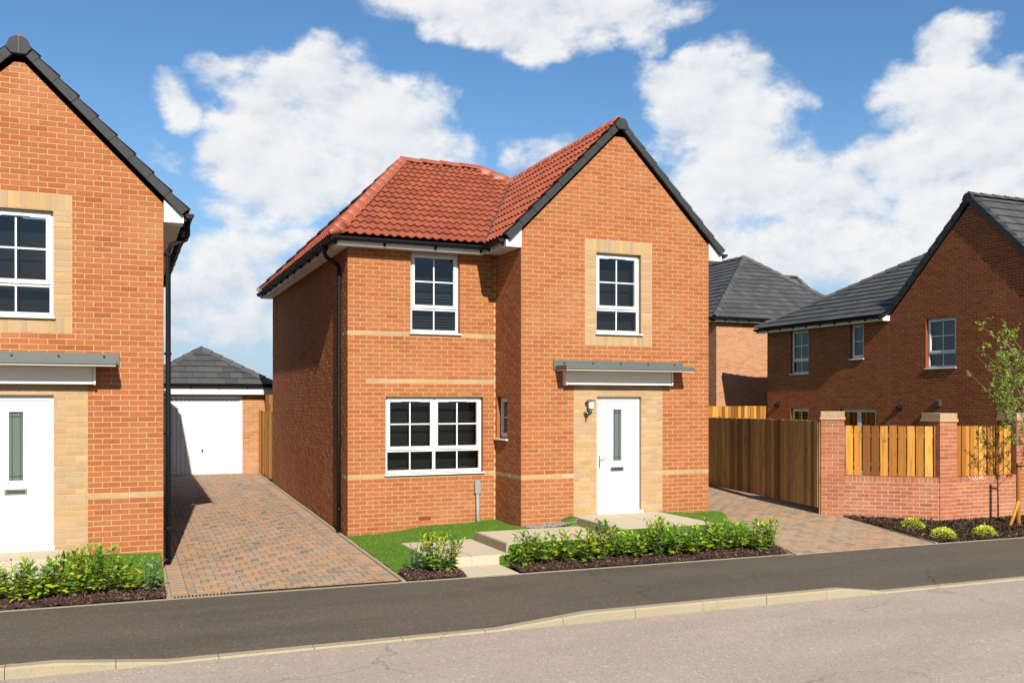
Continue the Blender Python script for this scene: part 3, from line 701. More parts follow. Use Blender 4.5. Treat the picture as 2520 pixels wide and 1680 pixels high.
mb = MB(); xs = sorted({-60, -30, -12, *[-6+.35*i for i in range(66)], 30, 60, -4.1, -3.15, .15, 1.2, 4.75, 5.45})
for a, b in zip(xs, xs[1:]):
    for t0, t1 in ((0, .12), (.12, .5), (.5, 1)):
        q = []
        for x, t in ((a, t0), (b, t0), (b, t1), (a, t1)):
            y0, y1 = y_kerb(x)+KW, y_back(x)-.025; q.append((x, y0+(y1-y0)*t, kerb_z(x)-.004+(ZB-.006-kerb_z(x)+.004)*t))
        mb.face(q)
mb.build('footway', 'footway_asphalt', kind='structure')
mb = MB(); mb.box(-60, 60, -3.9, -3.3, -.9, -.36); kerb = MB()
kb = MB(); kb.box(-60, -59.9, y_kerb(-60), y_kerb(-60)+KW, -.3, -.03); kroot = kb.build('kerb', 'concrete_kerb', kind='structure')
x = -9.0
while x < 26:
    b = x+0.9
    cut = [x+.003]+[c for c in (-4.1, -3.15, .15, 1.2, 4.75, 5.45, 14.5, 15.5) if x+.003 < c < b-.003]+[b-.003]
    mb = MB(); j = random.uniform(-.003, .003)
    for c0, c1 in zip(cut, cut[1:]):
        P = []
        for c in (c0, c1):
            y = y_kerb(c)+j; z = kerb_z(c); P += [(c, y, -.3), (c, y+.004, z-.018), (c, y+.02, z), (c, y+KW, z), (c, y+KW, -.3)]
        n = 5
        mb.add(P, [tuple(range(n)), tuple(range(2*n-1, n-1, -1))]+[(k, n+k, n+(k+1) % n, (k+1) % n) for k in range(n)])
    mb.build('kerb_stone', 'concrete_kerb', kroot); x = b
kb = MB(); kb.box(-60, -59.9, y_back(-60)-.025, y_back(-60)+.025, -.3, ZB); eroot = kb.build('footway_edging', 'concrete_kerb', kind='structure')
x = -8.2
while x < 26:
    b = x+0.915; mb = MB(); j = random.uniform(-.004, .004); c0, c1 = x+.002, b-.002
    mb.add([(c, y_back(c)+j+o, z) for c in (c0, c1) for o, z in ((-.025, -.3), (-.025, ZB), (.025, ZB), (.025, -.3))], [(0, 1, 2, 3), (7, 6, 5, 4), (0, 4, 5, 1), (1, 5, 6, 2), (2, 6, 7, 3)])
    mb.build('edging_stone', 'concrete_kerb', eroot); x = b

def lz(x, y): return 0.012+0.030*y                    # entrance drive beside the detached house
def rz(x, y): return -.095+.0635*(y+4.2) if y < -1.2 else .0955+.02*(y+1.2)
PV = 0.1
def pav_mesh(w, h, g=.0025, c=.005, t=.03):
    a, b = w/2-g, h/2-g
    V = [(x*(a-c), y*(b-c), 0) for x, y in ((-1, -1), (1, -1), (1, 1), (-1, 1))]+[(x*a, y*b, -c) for x, y in ((-1, -1), (1, -1), (1, 1), (-1, 1))]+[(x*a, y*b, -t) for x, y in ((-1, -1), (1, -1), (1, 1), (-1, 1))]
    return V, [(0, 1, 2, 3)]+[(k*4+i, k*4+4+i, k*4+4+(i+1) % 4, k*4+(i+1) % 4) for k in (0, 1) for i in range(4)]
def herringbone(ps, poly, zf, ox, oy, mat='block_paver'):
    L = convex_lines(poly) if not isinstance(poly, list) or not isinstance(poly[0], list) else None
    xs_ = [p[0] for p in poly]; ys_ = [p[1] for p in poly]
    V1, F1 = pav_mesh(.2, .1); V2, F2 = pav_mesh(.1, .2)
    c0, c1 = int(math.floor((min(xs_)-ox)/PV))-2, int(math.ceil((max(xs_)-ox)/PV))+2; r0, r1 = int(math.floor((min(ys_)-oy)/PV))-2, int(math.ceil((max(ys_)-oy)/PV))+2
    for c in range(c0, c1):
        for r in range(r0, r1):
            k = (c-r) % 4
            if k == 0: x0, y0, x1, y1, V, Fc, key = ox+c*PV, oy+r*PV, ox+(c+2)*PV, oy+(r+1)*PV, V1, F1, 'h'
            elif k == 3: x0, y0, x1, y1, V, Fc, key = ox+c*PV, oy+r*PV, ox+(c+1)*PV, oy+(r+2)*PV, V2, F2, 'v'
            else: continue
            place_paver(ps, x0, x1, y0, y1, V, Fc, key, L, zf, mat)
def place_paver(ps, x0, x1, y0, y1, V, Fc, key, L, zf, mat):
    q = [(x0, y0), (x1, y0), (x1, y1), (x0, y1)]; cl = clip_poly(q, L) if L else q
    if len(cl) < 3: return
    A = .5*abs(sum(cl[i][0]*cl[(i+1) % len(cl)][1]-cl[(i+1) % len(cl)][0]*cl[i][1] for i in range(len(cl))))
    if A < .002: return
    cx, cy = (x0+x1)/2, (y0+y1)/2
    if L and not inside(q, L):
        cx, cy = sum(p[0] for p in cl)/len(cl), sum(p[1] for p in cl)/len(cl); n = len(cl)
        if sum(cl[i][0]*cl[(i+1) % n][1]-cl[(i+1) % n][0]*cl[i][1] for i in range(n)) < 0: cl = cl[::-1]
        V = [((x-cx)*.96, (y-cy)*.96, 0) for x, y in cl]+[((x-cx)*.985, (y-cy)*.985, -.03) for x, y in cl]; Fc = [tuple(range(n))]+[(i, n+i, n+(i+1) % n, (i+1) % n) for i in range(n)]; key = None
    sy = (zf(cx, cy+.05)-zf(cx, cy-.05))/.1; j = lambda a: random.uniform(-a, a)
    M = Matrix.Translation((cx, cy, zf(cx, cy)+j(.0018))) @ Matrix.Rotation(math.atan(sy)+j(.006), 4, 'X') @ Matrix.Rotation(j(.006), 4, 'Y') @ Matrix.Rotation(j(.006), 4, 'Z')
    ps.add(V, Fc, M, A, Vector((0, 0, 1)), mat, key)
def border(ps, x0, x1, ya, yb, zf, mat='block_paver'):
    V, Fc = pav_mesh(x1-x0, .1); y = ya
    while y < yb-.05: place_paver(ps, x0, x1, y, y+.1, V, Fc, ('b', round(x1-x0, 3)), None, zf, mat); y += .1
# --- drive between the houses
YF = -3.655
mb = MB()
for a, b in ((YF-.05, 0), (0, 5), (5, 10.95)): mb.face([(-3.02, a, lz(0, a)-.014), (-.03, a, lz(0, a)-.014), (-.03, b, lz(0, b)-.014), (-3.02, b, lz(0, b)-.014)])
drive = mb.build('driveway', 'joint_sand', kind='structure')
ps = Pieces()
border(ps, -.295, -.095, YF+.14, 10.8, lz); border(ps, -2.985, -2.785, YF+.14, 10.8, lz)
herringbone(ps, [(-2.785, YF+.14), (-.295, YF+.14), (-.295, 10.85), (-2.785, 10.85)], lz, -2.785, YF+.14)
ps.flush('paver', drive, 300, ['block_paver'], 'paving', drive)
for xa, xb in ((-3.045, -2.99), (-.09, -.035)):
    y = YF+.02
    while y < 10.7:
        mb = MB(); b = min(y+.914, 10.8); j = random.uniform(-.003, .003)
        mb.add([(xx+j, yy, zz+lz(0, yy)) for yy in (y+.002, b-.002) for xx, zz in ((xa, -.2), (xa, .008), (xb, .008), (xb, -.2))], [(0, 1, 2, 3), (7, 6, 5, 4), (0, 4, 5, 1), (1, 5, 6, 2), (2, 6, 7, 3)])
        mb.build('edging_stone', 'concrete_kerb', drive); y = b
# a trail of spilt white paint dust on the border joint
mb = MB()
for k in range(420):
    y = random.uniform(.4, 10.2); s = random.uniform(.004, .014); x = -.297+random.gauss(0, .006); z = lz(0, y)+.0035
    mb.face([(x-s*.5, y-s*1.6, z), (x+s*.5, y-s, z), (x+s*.4, y+s*1.5, z), (x-s*.5, y+s, z)])
mb.build('efflorescence', 'white_upvc', drive, kind='stuff')
def drain(x0, x1, zf, label):
    d = thing('drain_channel', ((x0+x1)/2, y_back((x0+x1)/2)+.09, ZB), label, 'drain')
    ya = lambda x: y_back(x)+.032
    mb = MB(); P = []
    for x in (x0, x1):
        y = ya(x); P += [(x, y, -.25), (x, y, ZB-.002), (x, y+.012, ZB-.002), (x, y+.012, ZB-.05), (x, y+.108, ZB-.05), (x, y+.108, ZB-.002), (x, y+.12, ZB-.002), (x, y+.12, -.25)]
    mb.add(P, [(k, 8+k, 8+(k+1) % 8, (k+1) % 8) for k in range(8)]); mb.build('channel', 'black_plastic', d)
    bar = MB(); bar.box(-.010, .010, .0125, .1075, -.02, 0); me = bar.mesh('grating_bar', 'black_plastic'); x = x0+.03
    while x < x1-.02: link('grating_bar', me, d, Matrix.Translation((x, ya(x), ZB-.002))); x += .042
drain(-2.98, -.1, lz, 'black slotted drain channel across the foot of the drive beside the garage')

# --- lawns and planting strips
LC = [(-.02, 0.05, .02), (-.02, -1.5, -.025), (-.02, -3.3, -.085), (.55, -1.25, .046), (.9, -2.95, .035), (1.2, -1.15, .06), (1.75, -1.15, .11), (1.9, .05, .13), (2.72, .05, .17), (2.4, -1.35, .185), (1.2, -2.0, .048), (1.55, -3.1, -.03), (.6, -2.2, .03),
      (2.0, -2.95, .165), (3.0, -2.95, .18), (2.6, -2.2, .185), (3.4, -3.1, .21), (4.0, -3.12, .27), (5.3, -2.95, .29), (4.6, -2.0, .318), (5.5, -1.2, .29), (6.5, -1.2, .262), (6.75, -1.7, .10), (6.3, -3.0, -.01), (5.0, -3.5, -.03), (3.0, -3.5, -.05), (1.7, -3.5, -.075), (6.1, -3.7, -.085), (3, -3.75, -.085), (5, -3.8, -.085), (1.6, -1.5, .06), (5.42, -2.0, .315), (-.02, -.7, .0), (-.02, -2.3, -.05), (.3, -2.6, -.02), (.3, -3.2, -.06), (.1, -2.9, -.06), (2.3, -3.3, .0), (3.0, -3.3, .01), (3.5, -3.35, .02), (4.3, -3.4, .06), (3.75, -3.03, .30), (4.5, -3.03, .315), (5.1, -3.03, .315), (2.0, -2.88, .18), (2.7, -2.88, .188), (3.4, -2.88, .19), (5.2, -3.3, .03), (5.8, -3.2, .0), (1.8, -3.25, -.02), (4.6, -3.15, .22)]
def gl(x, y):
    sw = sz = 0
    for a, b, z in LC:
        d = ((x-a)**2+(y-b)**2+1e-4); w = 1/d**1.8; sw += w; sz += w*z
    return sz/sw
def gl2(x, y):                                        # plot of the neighbour with the drive on its flank
    t = min(1, max(0, (y+3.3)/1.54)); return -.088+(.20+.045*max(0, min(1, (-3.1-x)/1.2))+.088)*t**.9
def bedz(x, y): return -.085+.05*min(1, max(0, (y-y_back(x))/.4))
def point_in(p, poly):
    x, y = p; c = False
    for i in range(len(poly)):
        (x1, y1), (x2, y2) = poly[i], poly[i-1]
        if (y1 > y) != (y2 > y) and x < (x2-x1)*(y-y1)/(y2-y1)+x1: c = not c
    return c
def terrain(name, mat, poly, zf, step=.12, noise=0.0, sink=0.0, rects=(), **kw):
    xs_ = [p[0] for p in poly]; ys_ = [p[1] for p in poly]; x0, y0 = min(xs_)-step, min(ys_)-step
    nx, ny = int((max(xs_)-x0)/step)+2, int((max(ys_)-y0)/step)+2
    bm = bmesh.new(); vs = [[bm.verts.new((x0+i*step, y0+j*step, 0)) for j in range(ny)] for i in range(nx)]
    for i in range(nx-1):
        for j in range(ny-1): bm.faces.new((vs[i][j], vs[i+1][j], vs[i+1][j+1], vs[i][j+1]))
    for i in range(len(poly)):
        p, q = Vector((*poly[i-1], 0)), Vector((*poly[i], 0)); d = (q-p); n = Vector((d.y, -d.x, 0)).normalized()
        bmesh.ops.bisect_plane(bm, geom=bm.verts[:]+bm.edges[:]+bm.faces[:], plane_co=p, plane_no=n)
    for a, b, c, d in rects:
        for co_, no_ in (((a, 0, 0), (1, 0, 0)), ((b, 0, 0), (1, 0, 0)), ((0, c, 0), (0, 1, 0)), ((0, d, 0), (0, 1, 0))): bmesh.ops.bisect_plane(bm, geom=bm.verts[:]+bm.edges[:]+bm.faces[:], plane_co=co_, plane_no=no_)
    kill = [f for f in bm.faces if not point_in(tuple(f.calc_center_median())[:2], poly)]
    for f in bm.faces:
        q = f.calc_center_median()
        if any(a < q.x < b and c < q.y < d for a, b, c, d in rects): kill.append(f)
    bmesh.ops.delete(bm, geom=list(set(kill)), context='FACES')
    for v in bm.verts: v.co.z = zf(v.co.x, v.co.y)-sink+(random.gauss(0, noise) if noise else 0)
    me = bpy.data.meshes.new(name); bm.to_mesh(me); bm.free(); me.materials.append(MATS[mat]); me.polygons.foreach_set('use_smooth', [True]*len(me.polygons))
    return link(name, me, None, **kw)
SLABS = [('s2', .56, 1.76, -2.94, -1.32, .05), ('s3', 1.75, 3.66, -2.84, -1.52, .19), ('s4', 3.62, 5.40, -2.98, -1.19, .325), ('s1', .82, 1.59, -3.72, -2.93, -.088)]
def grass(name, poly, zf, n, avoid, label):
    xs_ = [p[0] for p in poly]; ys_ = [p[1] for p in poly]; mb = MB(); k = 0
    while k < n:
        x, y = random.uniform(min(xs_), max(xs_)), random.uniform(min(ys_), max(ys_))
        if not point_in((x, y), poly): continue
        if any(a-.012 < x < b+.012 and c-.012 < y < d+.012 for a, b, c, d in avoid): continue
        k += 1; z = zf(x, y)-.004; h = random.uniform(.012, .030); an = random.uniform(0, 6.28); w = random.uniform(.0018, .0032)
        dx_, dy_ = math.cos(an)*w, math.sin(an)*w; lx, ly = random.gauss(0, .010), random.gauss(0, .010)
        mb.face([(x-dx_, y-dy_, z), (x+dx_, y+dy_, z), (x+lx, y+ly, z+h)], random.random()+.001)
    mb.build(name, 'grass_blade', kind='stuff', label=label, category='grass')
lawn_main = [(-.03, -.005), (-.03, -3.62), (.02, -3.62), (.02, -3.30), (.80, -3.30), (.80, -2.9), (1.60, -2.9), (1.60, -3.32), (6.05, -3.42), (6.22, -3.42), (6.86, -1.15), (2.715, -1.15), (2.715, -.005)]
def gls(x, y):                                        # lawn height held flush with the nearest slab edge
    z = gl(x, y); best = None
    for _, a, b, c, d, sz in SLABS:
        ds = math.hypot(max(a-x, 0, x-b), max(c-y, 0, y-d))
        if ds < .35 and not (sz > .15 and x < 1.76 and b < 4) and (best is None or ds < best[0]): best = (ds, sz)
    if best:
        t = best[0]/.35; t = t*t*(3-2*t); z = (best[1]-.012)*(1-t)+min(z, best[1]+.05)*t
    return z
terrain('lawn', 'lawn_soil', lawn_main, gls, .08, rects=[(a+.004, b-.004, c+.004, d-.004) for _, a, b, c, d, _ in SLABS], kind='structure')
AV = [(a, b, c, d) for _, a, b, c, d, _ in SLABS]
grass('grass', lawn_main, gls, 62000, AV+[(2.80, 3.62, -1.5, -1.15)], 'short green turf in front of the detached house')
bed_main = [(1.60, -3.28), (1.60, y_back(1.6)+.02), (6.12, y_back(6.1)+.02), (6.24, -3.36)]
bed_small = [(-.03, -3.22), (-.03, y_back(0)+.02), (.80, y_back(.8)+.02), (.80, -3.25)]
bed_left = [(-9, -3.02), (-9, y_back(-9)+.02), (-3.05, y_back(-3.05)+.02), (-3.05, -3.12)]
lawn_left = [(-9, -1.78), (-9, -3.08), (-3.05, -3.16), (-3.05, -1.78)]
for nm, pl, zf in (('planting_strip', bed_main, bedz), ('planting_strip', bed_small, bedz), ('planting_strip', bed_left, bedz)): terrain(nm, 'earth', pl, lambda x, y, f=zf: f(x, y)+.008, .07, .006, kind='structure')
terrain('lawn', 'lawn_soil', lawn_left, gl2, .12, kind='structure')
grass('grass', [(-5.6, -1.78), (-5.6, -3.1), (-3.05, -3.16), (-3.05, -1.78)], gl2, 26000, [(-9, -4.25, -2.64, -1.5)], 'short green turf beside the porch step of the neighbouring house')
def mulch(poly, zf, n, mat, label, s=1.0, near=None):
    xs_ = [p[0] for p in poly]; ys_ = [p[1] for p in poly]; mb = MB(); k = 0
    while k < n:
        x, y = random.uniform(min(xs_), max(xs_)), random.uniform(min(ys_), max(ys_))
        if not point_in((x, y), poly): continue
        k += 1; L = random.uniform(.012, .05)*s; w = random.uniform(.004, .012)*s; t = .003*s
        M = Matrix.Translation((x, y, zf(x, y)+.012+random.uniform(0, .016)*s)) @ Matrix.Rotation(random.uniform(0, 6.28), 4, 'Z') @ Matrix.Rotation(random.gauss(0, .45), 4, 'Y') @ Matrix.Rotation(random.gauss(0, .5), 4, 'X')
        V = [(-L, -w, 0), (L, -w*.6, 0), (L, w*.6, 0), (-L, w, 0), (0, 0, t*1.6)]
        mb.add(V, [(0, 1, 4), (1, 2, 4), (2, 3, 4), (3, 0, 4)], M, random.random()*.97+.001)
    mb.build('bark_mulch', mat, kind='stuff', label=label, category='mulch')
mulch(bed_main, bedz, 6500, 'mulch_plum', 'plum-brown bark chippings under the long shrub row by the path', .8)
mulch(bed_small, bedz, 1700, 'mulch_plum', 'plum-brown bark chippings between drive and concrete path', .8)
mulch([(-6, -3.02), (-6, y_back(-6)+.02), (-3.05, y_back(-3.05)+.02), (-3.05, -3.12)], bedz, 5000, 'mulch_plum', 'plum-brown bark chippings in front of the neighbouring porch', .8)
# --- concrete path: slabs stepping up to the front door
mb = MB(); mb.box(.82, 1.58, y_back(1.2)+.03, -2.95, -.3, -.0905); path = mb.build('path', 'slab_concrete', kind='structure')
def slab(x0, x1, y0, y1, z, th=.16, n=1, rz_=0.0):
    for k in range(n):
        a, b = x0+(x1-x0)*k/n, x0+(x1-x0)*(k+1)/n; mb = MB(); mb.box(a+.001, b-.001, y0, y1, z-th, z); mb.build('paving_slab', 'slab_concrete', path, bevel=.006, seg=2)
slab(.82, 1.205, y_back(1.2)+.035, -2.945, -.088, .1); slab(1.205, 1.59, y_back(1.2)+.035, -2.945, -.0885, .1)
slab(.56, 1.775, -2.94, -2.13, .05, .2, 2); slab(.56, 1.775, -2.128, -1.32, .0505, .2, 2)
slab(1.78, 3.645, -2.84, -1.52, .19, .25, 3)
mb = MB(); mb.box(1.745, 1.778, -2.86, -1.50, -.1, .191); mb.build('step_riser', 'concrete_kerb', path, bevel=.005)
mb = MB(); mb.box(3.62, 3.67, -2.98, -1.52, .0, .328); mb.build('step_riser', 'concrete_kerb', path, bevel=.006)
slab(3.672, 5.40, -2.98, -1.205, .325, .3, 2)
mb = MB(); mb.box(3.62, 3.67, -1.518, -1.32, .0, .30); mb.build('step_riser', 'concrete_kerb', path, bevel=.006)
mb = MB(); mb.box(-9, -4.27, -2.62, -1.80, .0, .325); mb.build('porch_slab', 'slab_concrete', kind='structure', bevel=.006)
# --- gravel margin at the foot of the gable wall
mb = MB()
ico = [(0, 0, 1), (.9, 0, .3), (.28, .85, .3), (-.72, .53, .3), (-.72, -.53, .3), (.28, -.85, .3), (0, 0, -.5)]
icf = [(0, 1, 2), (0, 2, 3), (0, 3, 4), (0, 4, 5), (0, 5, 1), (6, 2, 1), (6, 3, 2), (6, 4, 3), (6, 5, 4), (6, 1, 5)]
for k in range(1500):
    x = random.uniform(2.76, 3.64); y = random.uniform(-1.50, -1.178); s = random.uniform(.007, .017)
    z = .185+.02*(x-2.7)+ (.06*max(0, (x-3.3)/.34))
    M = Matrix.Translation((x, y, z+random.uniform(0, .012))) @ Matrix.Rotation(random.uniform(0, 6), 4, 'Z') @ Matrix.Rotation(random.uniform(0, 6), 4, 'X') @ Matrix.Diagonal((s*1.3, s, s*.7, 1))
    mb.add(ico, icf, M, random.random()+.001)
mb.build('gravel', 'gravel_stone', kind='stuff', label='grey gravel margin between gable wall and path', category='gravel')
# --- drive beside the gate
PR = [(6.22, -4.0), (9.14, -4.1), (9.50, -1.42), (10.55, 5.0), (6.55, 5.0), (6.55, -1.17), (6.88, -1.2)]
mb = MB()
for a, b in ((-3.99, -1.2), (-1.2, 5.2)):
    mb.face([(5.8, a, rz(0, a)-.014), (12, a, rz(0, a)-.014), (12, b, rz(0, b)-.014), (5.8, b, rz(0, b)-.014)])
drive2 = mb.build('driveway', 'joint_sand', kind='structure')
ps = Pieces()
QA = [(6.20, -3.99), (9.12, -3.99), (9.42, -1.2), (6.86, -1.2)]; QB = [(6.55, -1.2), (9.43, -1.2), (10.6, 5.0), (6.55, 5.0)]
herringbone(ps, QA, rz, 6.2, -3.99); herringbone(ps, QB, rz, 6.2, -3.99)
ps.flush('paver', drive2, 300, ['block_paver'], 'paving', drive2)
drain(6.25, 9.1, rz, 'black slotted drain channel across the foot of the drive by the wooden gate')
# --- bed under the garden wall
BEDR = [(9.46, -1.40), (10.74, -2.60), (24, -2.62), (24, y_back(24)+.02), (9.16, y_back(9.1)+.02)]
def bz(x, y): return -.085+.13*min(1, max(0, (y+4.1)/1.6))+.03*min(1, max(0, (y+2.3)/1))
terrain('mulch_bed', 'earth', BEDR, bz, .12, .012, kind='structure')
mulch([(9.46, -1.44), (10.74, -2.63), (14.2, -2.65), (14.2, y_back(14)+.02), (9.17, y_back(9.1)+.02)], bz, 9000, 'mulch_brown', 'dark brown bark chippings in the bed below the brick garden wall', 1.15)
for (xa, ya_, xb, yb_) in ((9.14, -4.0, 9.47, -1.44),):
    mb = MB(); mb.prism([(xa, ya_, rz(0, ya_)-.15), (xa+.05, ya_, rz(0, ya_)-.15), (xa+.05, ya_, rz(0, ya_)+.01), (xa, ya_, rz(0, ya_)+.01)], (xb-xa, yb_-ya_, rz(0, yb_)-rz(0, ya_))); mb.build('edging_stone', 'concrete_kerb', drive2)
# back gardens
mb = MB(); mb.face([(6.5, 5.0, .1), (40, 5.0, .1), (40, 40, .1), (6.5, 40, .1)]); mb.build('garden_ground', 'lawn_soil', kind='structure')
mb = MB(); mb.face([(12.0, -2.2, .02), (40, -2.2, .02), (40, 5.0, .02), (12.0, 5.0, .02)]); mb.build('garden_ground', 'lawn_soil', kind='structure')

# ================================================================== houses
def shade_box(parent, x0, x1, y0, y1, z0, z1):
    mb = MB(); mb.box(x0, x1, y0, y1, z0, z1); mb.build('room_shade_box', 'room_shade', parent)  # dark box painted as the unlit interior behind the windows
CB = 'cream_brick'
def gable_front(H, ps, fr, W, uc, um, dz, zc, dr0, dr1, cr0, cr1, zeave, canopy_u, canopy_z, cut, sur=None):
    """brick gable with cream window surround, porch surround, canopy and door; um: middle of window"""
    w0, w1 = um-.455, um+.455; s0, s1 = w0-.22, w1+.22; zl, zh = 3.525+dz, 4.95+dz
    holes = [(w0, w1, zl, zh, 2), (dr0, dr1, .30, 2.40, 2)]
    wall = shell(fr, .006, W-.006, -.3, zeave, holes, [(.006, zeave), (W-.006, zeave), (uc+cut, zc), (uc-cut, zc)], parent=H); ps.cur = wall
    reg = [(s0, w0-.005, zl, zh, 'stack', CB), (w1+.005, s1, zl, zh, 'stack', CB), (s0, s1, zh, zh+.225, 'soldier', CB), (s0, s1, zl-.225, zl, 'soldier', CB),
           (cr0, cr1, .075, 2.70, 'bond', CB), (0, cr0-JT, .975, 1.05, 'band', CB), (cr1+JT, W, .975, 1.05, 'band', CB)]
    lay_bricks(ps, fr, [(0, -.15), (W, -.15), (W, zeave), (uc+cut, zc), (uc-cut, zc), (0, zeave)], holes, reg)
    window(H, fr, w0, w1, zl, zh); front_door(H, fr, dr0, dr1, .335, 2.40); canopy(H, fr, canopy_u, canopy_z)
    return wall
# ------------------------------------------------------------------ the detached house
H = thing('detached_house', (3.25, 3.6, .1), 'orange brick detached house with red pantile roof and white front door', 'house')
ps = Pieces()
fA = Frame((0, 0, 0), (1, 0, 0), (0, -1, 0)); fW = Frame((0, 0, 0), (0, 1, 0), (-1, 0, 0)); fR = Frame((2.72, 0, 0), (0, -1, 0), (-1, 0, 0))
fB = Frame((2.72, -1.17, 0), (1, 0, 0), (0, -1, 0)); fE = Frame((6.535, -1.17, 0), (0, 1, 0), (1, 0, 0)); fN = Frame((0, 8.5, 0), (1, 0, 0), (0, 1, 0))
hA = [(1.12, 2.03, 3.525, 4.949), (.67, 2.475, 1.05, 2.40)]
ps.cur = shell(fA, .006, 2.725, -.3, 5.0, hA, parent=H)
lay_bricks(ps, fA, [(0, -.15), (2.718, -.15), (2.718, 4.98), (0, 4.98)], hA, [(0, 2.718, .975, 1.05, 'band', CB), (0, 2.718, 3.45, 3.525, 'band', CB), (.335, 2.718, 2.625, 2.70, 'band', CB)])
window(H, fA, 1.12, 2.03, 3.525, 4.949); window(H, fA, .67, 2.475, 1.05, 2.40, ncol=2)
hW = []
ps.cur = shell(fW, .006, 8.494, -.3, 5.0, hW, parent=H)
lay_bricks(ps, fW, [(.0165, 0.0), (8.5, 0.0), (8.5, 4.98), (.0165, 4.98)], hW, [(.0165, .44, .975, 1.05, 'band', CB), (.0165, .44, 3.45, 3.525, 'band', CB)], phase=1)
hR = [(.06, .56, 1.65, 2.40)]
ps.cur = shell(fR, -.02, 1.164, -.3, 5.0, hR, parent=H)
lay_bricks(ps, fR, [(.002, -.15), (1.1535, -.15), (1.1535, 4.98), (.002, 4.98)], hR, [(.002, 1.1535, .975, 1.05, 'band', CB)], phase=1)
window(H, fR, .06, .56, 1.65, 2.40, single=True, topsplit=0, hbar=True)
wallB = gable_front(H, ps, fB, 3.815, 1.9075, 1.9075, 0, 7.03, 1.4625, 2.3625, 1.0125, 2.8025, 5.215, 1.9225, 3.03, .10)
ps.cur = shell(fE, .006, 9.664, -.3, 5.2, (), parent=H); lay_bricks(ps, fE, [(.0165, .1), (9.67, .1), (9.67, 5.15), (.0165, 5.15)], phase=1)
shell(fN, .006, 6.529, -.3, 5.0, (), parent=H, mat='orange_brick')
ps.flush('brick', None, 300, ['orange_brick', CB], 'brickwork', H)
shade_box(H, .3, 6.3, .32, 8.2, .2, 4.94); shade_box(H, 3.0, 6.3, -.86, .31, .22, 4.94); 
lantern(H, fB, 4.015-2.72, 2.30)
# blind behind the upper window, seen as faint slats
for k in range(14):
    mb = MB(); z = 3.56+k*.05; mb.box(1.16, 2.0, .205, .235, z, z+.012); mb.build('blind_slat', 'lead', H)
mb = MB(); fA.box(mb, 1.27, 1.485, .225, .29, -.004, .004); mb.build('air_brick', 'terracotta_vent', H)
for k in range(2):
    for i in range(9): 
        mb = MB(); fA.box(mb, 1.283+i*.022, 1.295+i*.022, .234+k*.026, .252+k*.026, .0005, .0055); mb.build('air_brick_slot', 'lead', H)
for u, z in ((.55, 2.40), (1.0, 2.40), (1.45, 2.40), (1.9, 2.40), (2.34, 2.40), (.56, .075), (1.24, .15), (2.0, .15)):
    mb = MB(); fA.box(mb, u, u+.011, z+.012, z+.073, -.003, .0015); mb.build('weep_vent', 'terracotta_vent', H)
for u, z in ((.45, .30), (.9, .30), (3.1, .30), (3.5, .30)):
    mb = MB(); fB.box(mb, u, u+.011, z+.012, z+.073, -.003, .0015); mb.build('weep_vent', 'terracotta_vent', H)
# service riser
mb = MB(); mb.prism([fA.p(2.30, .66, .006), fA.p(2.30, .84, .006), fA.p(2.312, .885, .006), fA.p(2.34, .905, .006), fA.p(2.372, .905, .006), fA.p(2.40, .885, .006), fA.p(2.412, .84, .006), fA.p(2.412, .66, .006)], (0, -.06, 0)); sv = mb.build('service_box', 'grey_upvc', H, bevel=.006)
mb = MB(); mb.tube([fA.p(2.356, .66, .04), fA.p(2.356, .28, .04), fA.p(2.362, .2, .055), fA.p(2.37, .12, .06)], [.033, .033, .036, .036], 12); mb.build('service_pipe', 'grey_upvc', H, smooth=True)
# eaves: soffit, fascia, gutter
def eaves(parent, a, b, out, zs, ov=.24, zf=.13):
    """a-b: wall line, out: direction away from the wall"""
    a, b, out = Vector(a), Vector(b), Vector(out)
    mb = MB(); mb.prism([(*(a.xy), zs), (*(b.xy), zs), (*((b+out*(ov-.016)).xy), zs), (*((a+out*(ov-.016)).xy), zs)], (0, 0, .012)); mb.build('soffit', 'soffit_dim', parent)
    L = (b-a).length; d = (b-a).normalized(); n = max(1, round(L/2.4))
    for k in range(n):
        p = a+d*(L*k/n+.001)+out*(ov-.016); q = a+d*(L*(k+1)/n-.001)+out*(ov-.016)
        mb = MB(); mb.prism([(*p.xy, zs-.008), (*q.xy, zs-.008), (*q.xy, zs+zf), (*p.xy, zs+zf)], out*.018); mb.build('fascia_board', 'white_upvc', parent)
eaves(H, (-.24, 0, 0), (2.44, 0, 0), (0, -1, 0), 4.95); eaves(H, (0, 0.001, 0), (0, 8.7, 0), (-1, 0, 0), 4.951)
gutter(H, (-.33, -.305, 5.07), (2.40, -.305, 5.07), (0, -1, 0), gap=.83); gutter(H, (-.305, -.33, 5.068), (-.305, 8.75, 5.068), (-1, 0, 0), gap=.83)
gutter(H, (2.375, -1.15, 5.075), (2.375, -.37, 5.075), (-1, 0, 0)); gutter(H, (6.88, -1.2, 5.075), (6.88, 8.7, 5.075), (1, 0, 0))
for s, xw in ((-1, 2.72), (1, 6.535)):
    mb = MB(); X = lambda o: xw+s*o
    mb.prism([(X(.28), -1.185, 4.94), (X(-.005), -1.185, 4.94), (X(-.005), -1.185, 5.27), (X(.28), -1.185, 5.055)], (0, 0.94 if s < 0 else 9.8, 0)); mb.build('eaves_box', 'white_upvc', H)
downpipe(H, [(-.305, .42, 5.03), (-.305, .42, 4.88), (-.285, .42, 4.83), (-.08, .42, 4.70), (-.06, .42, 4.64), (-.06, .42, 2.2), (-.06, .42, .03)], .036, [((-.06, .42, z), (0, .42, z)) for z in (4.35, 2.85, 1.65, .45)])
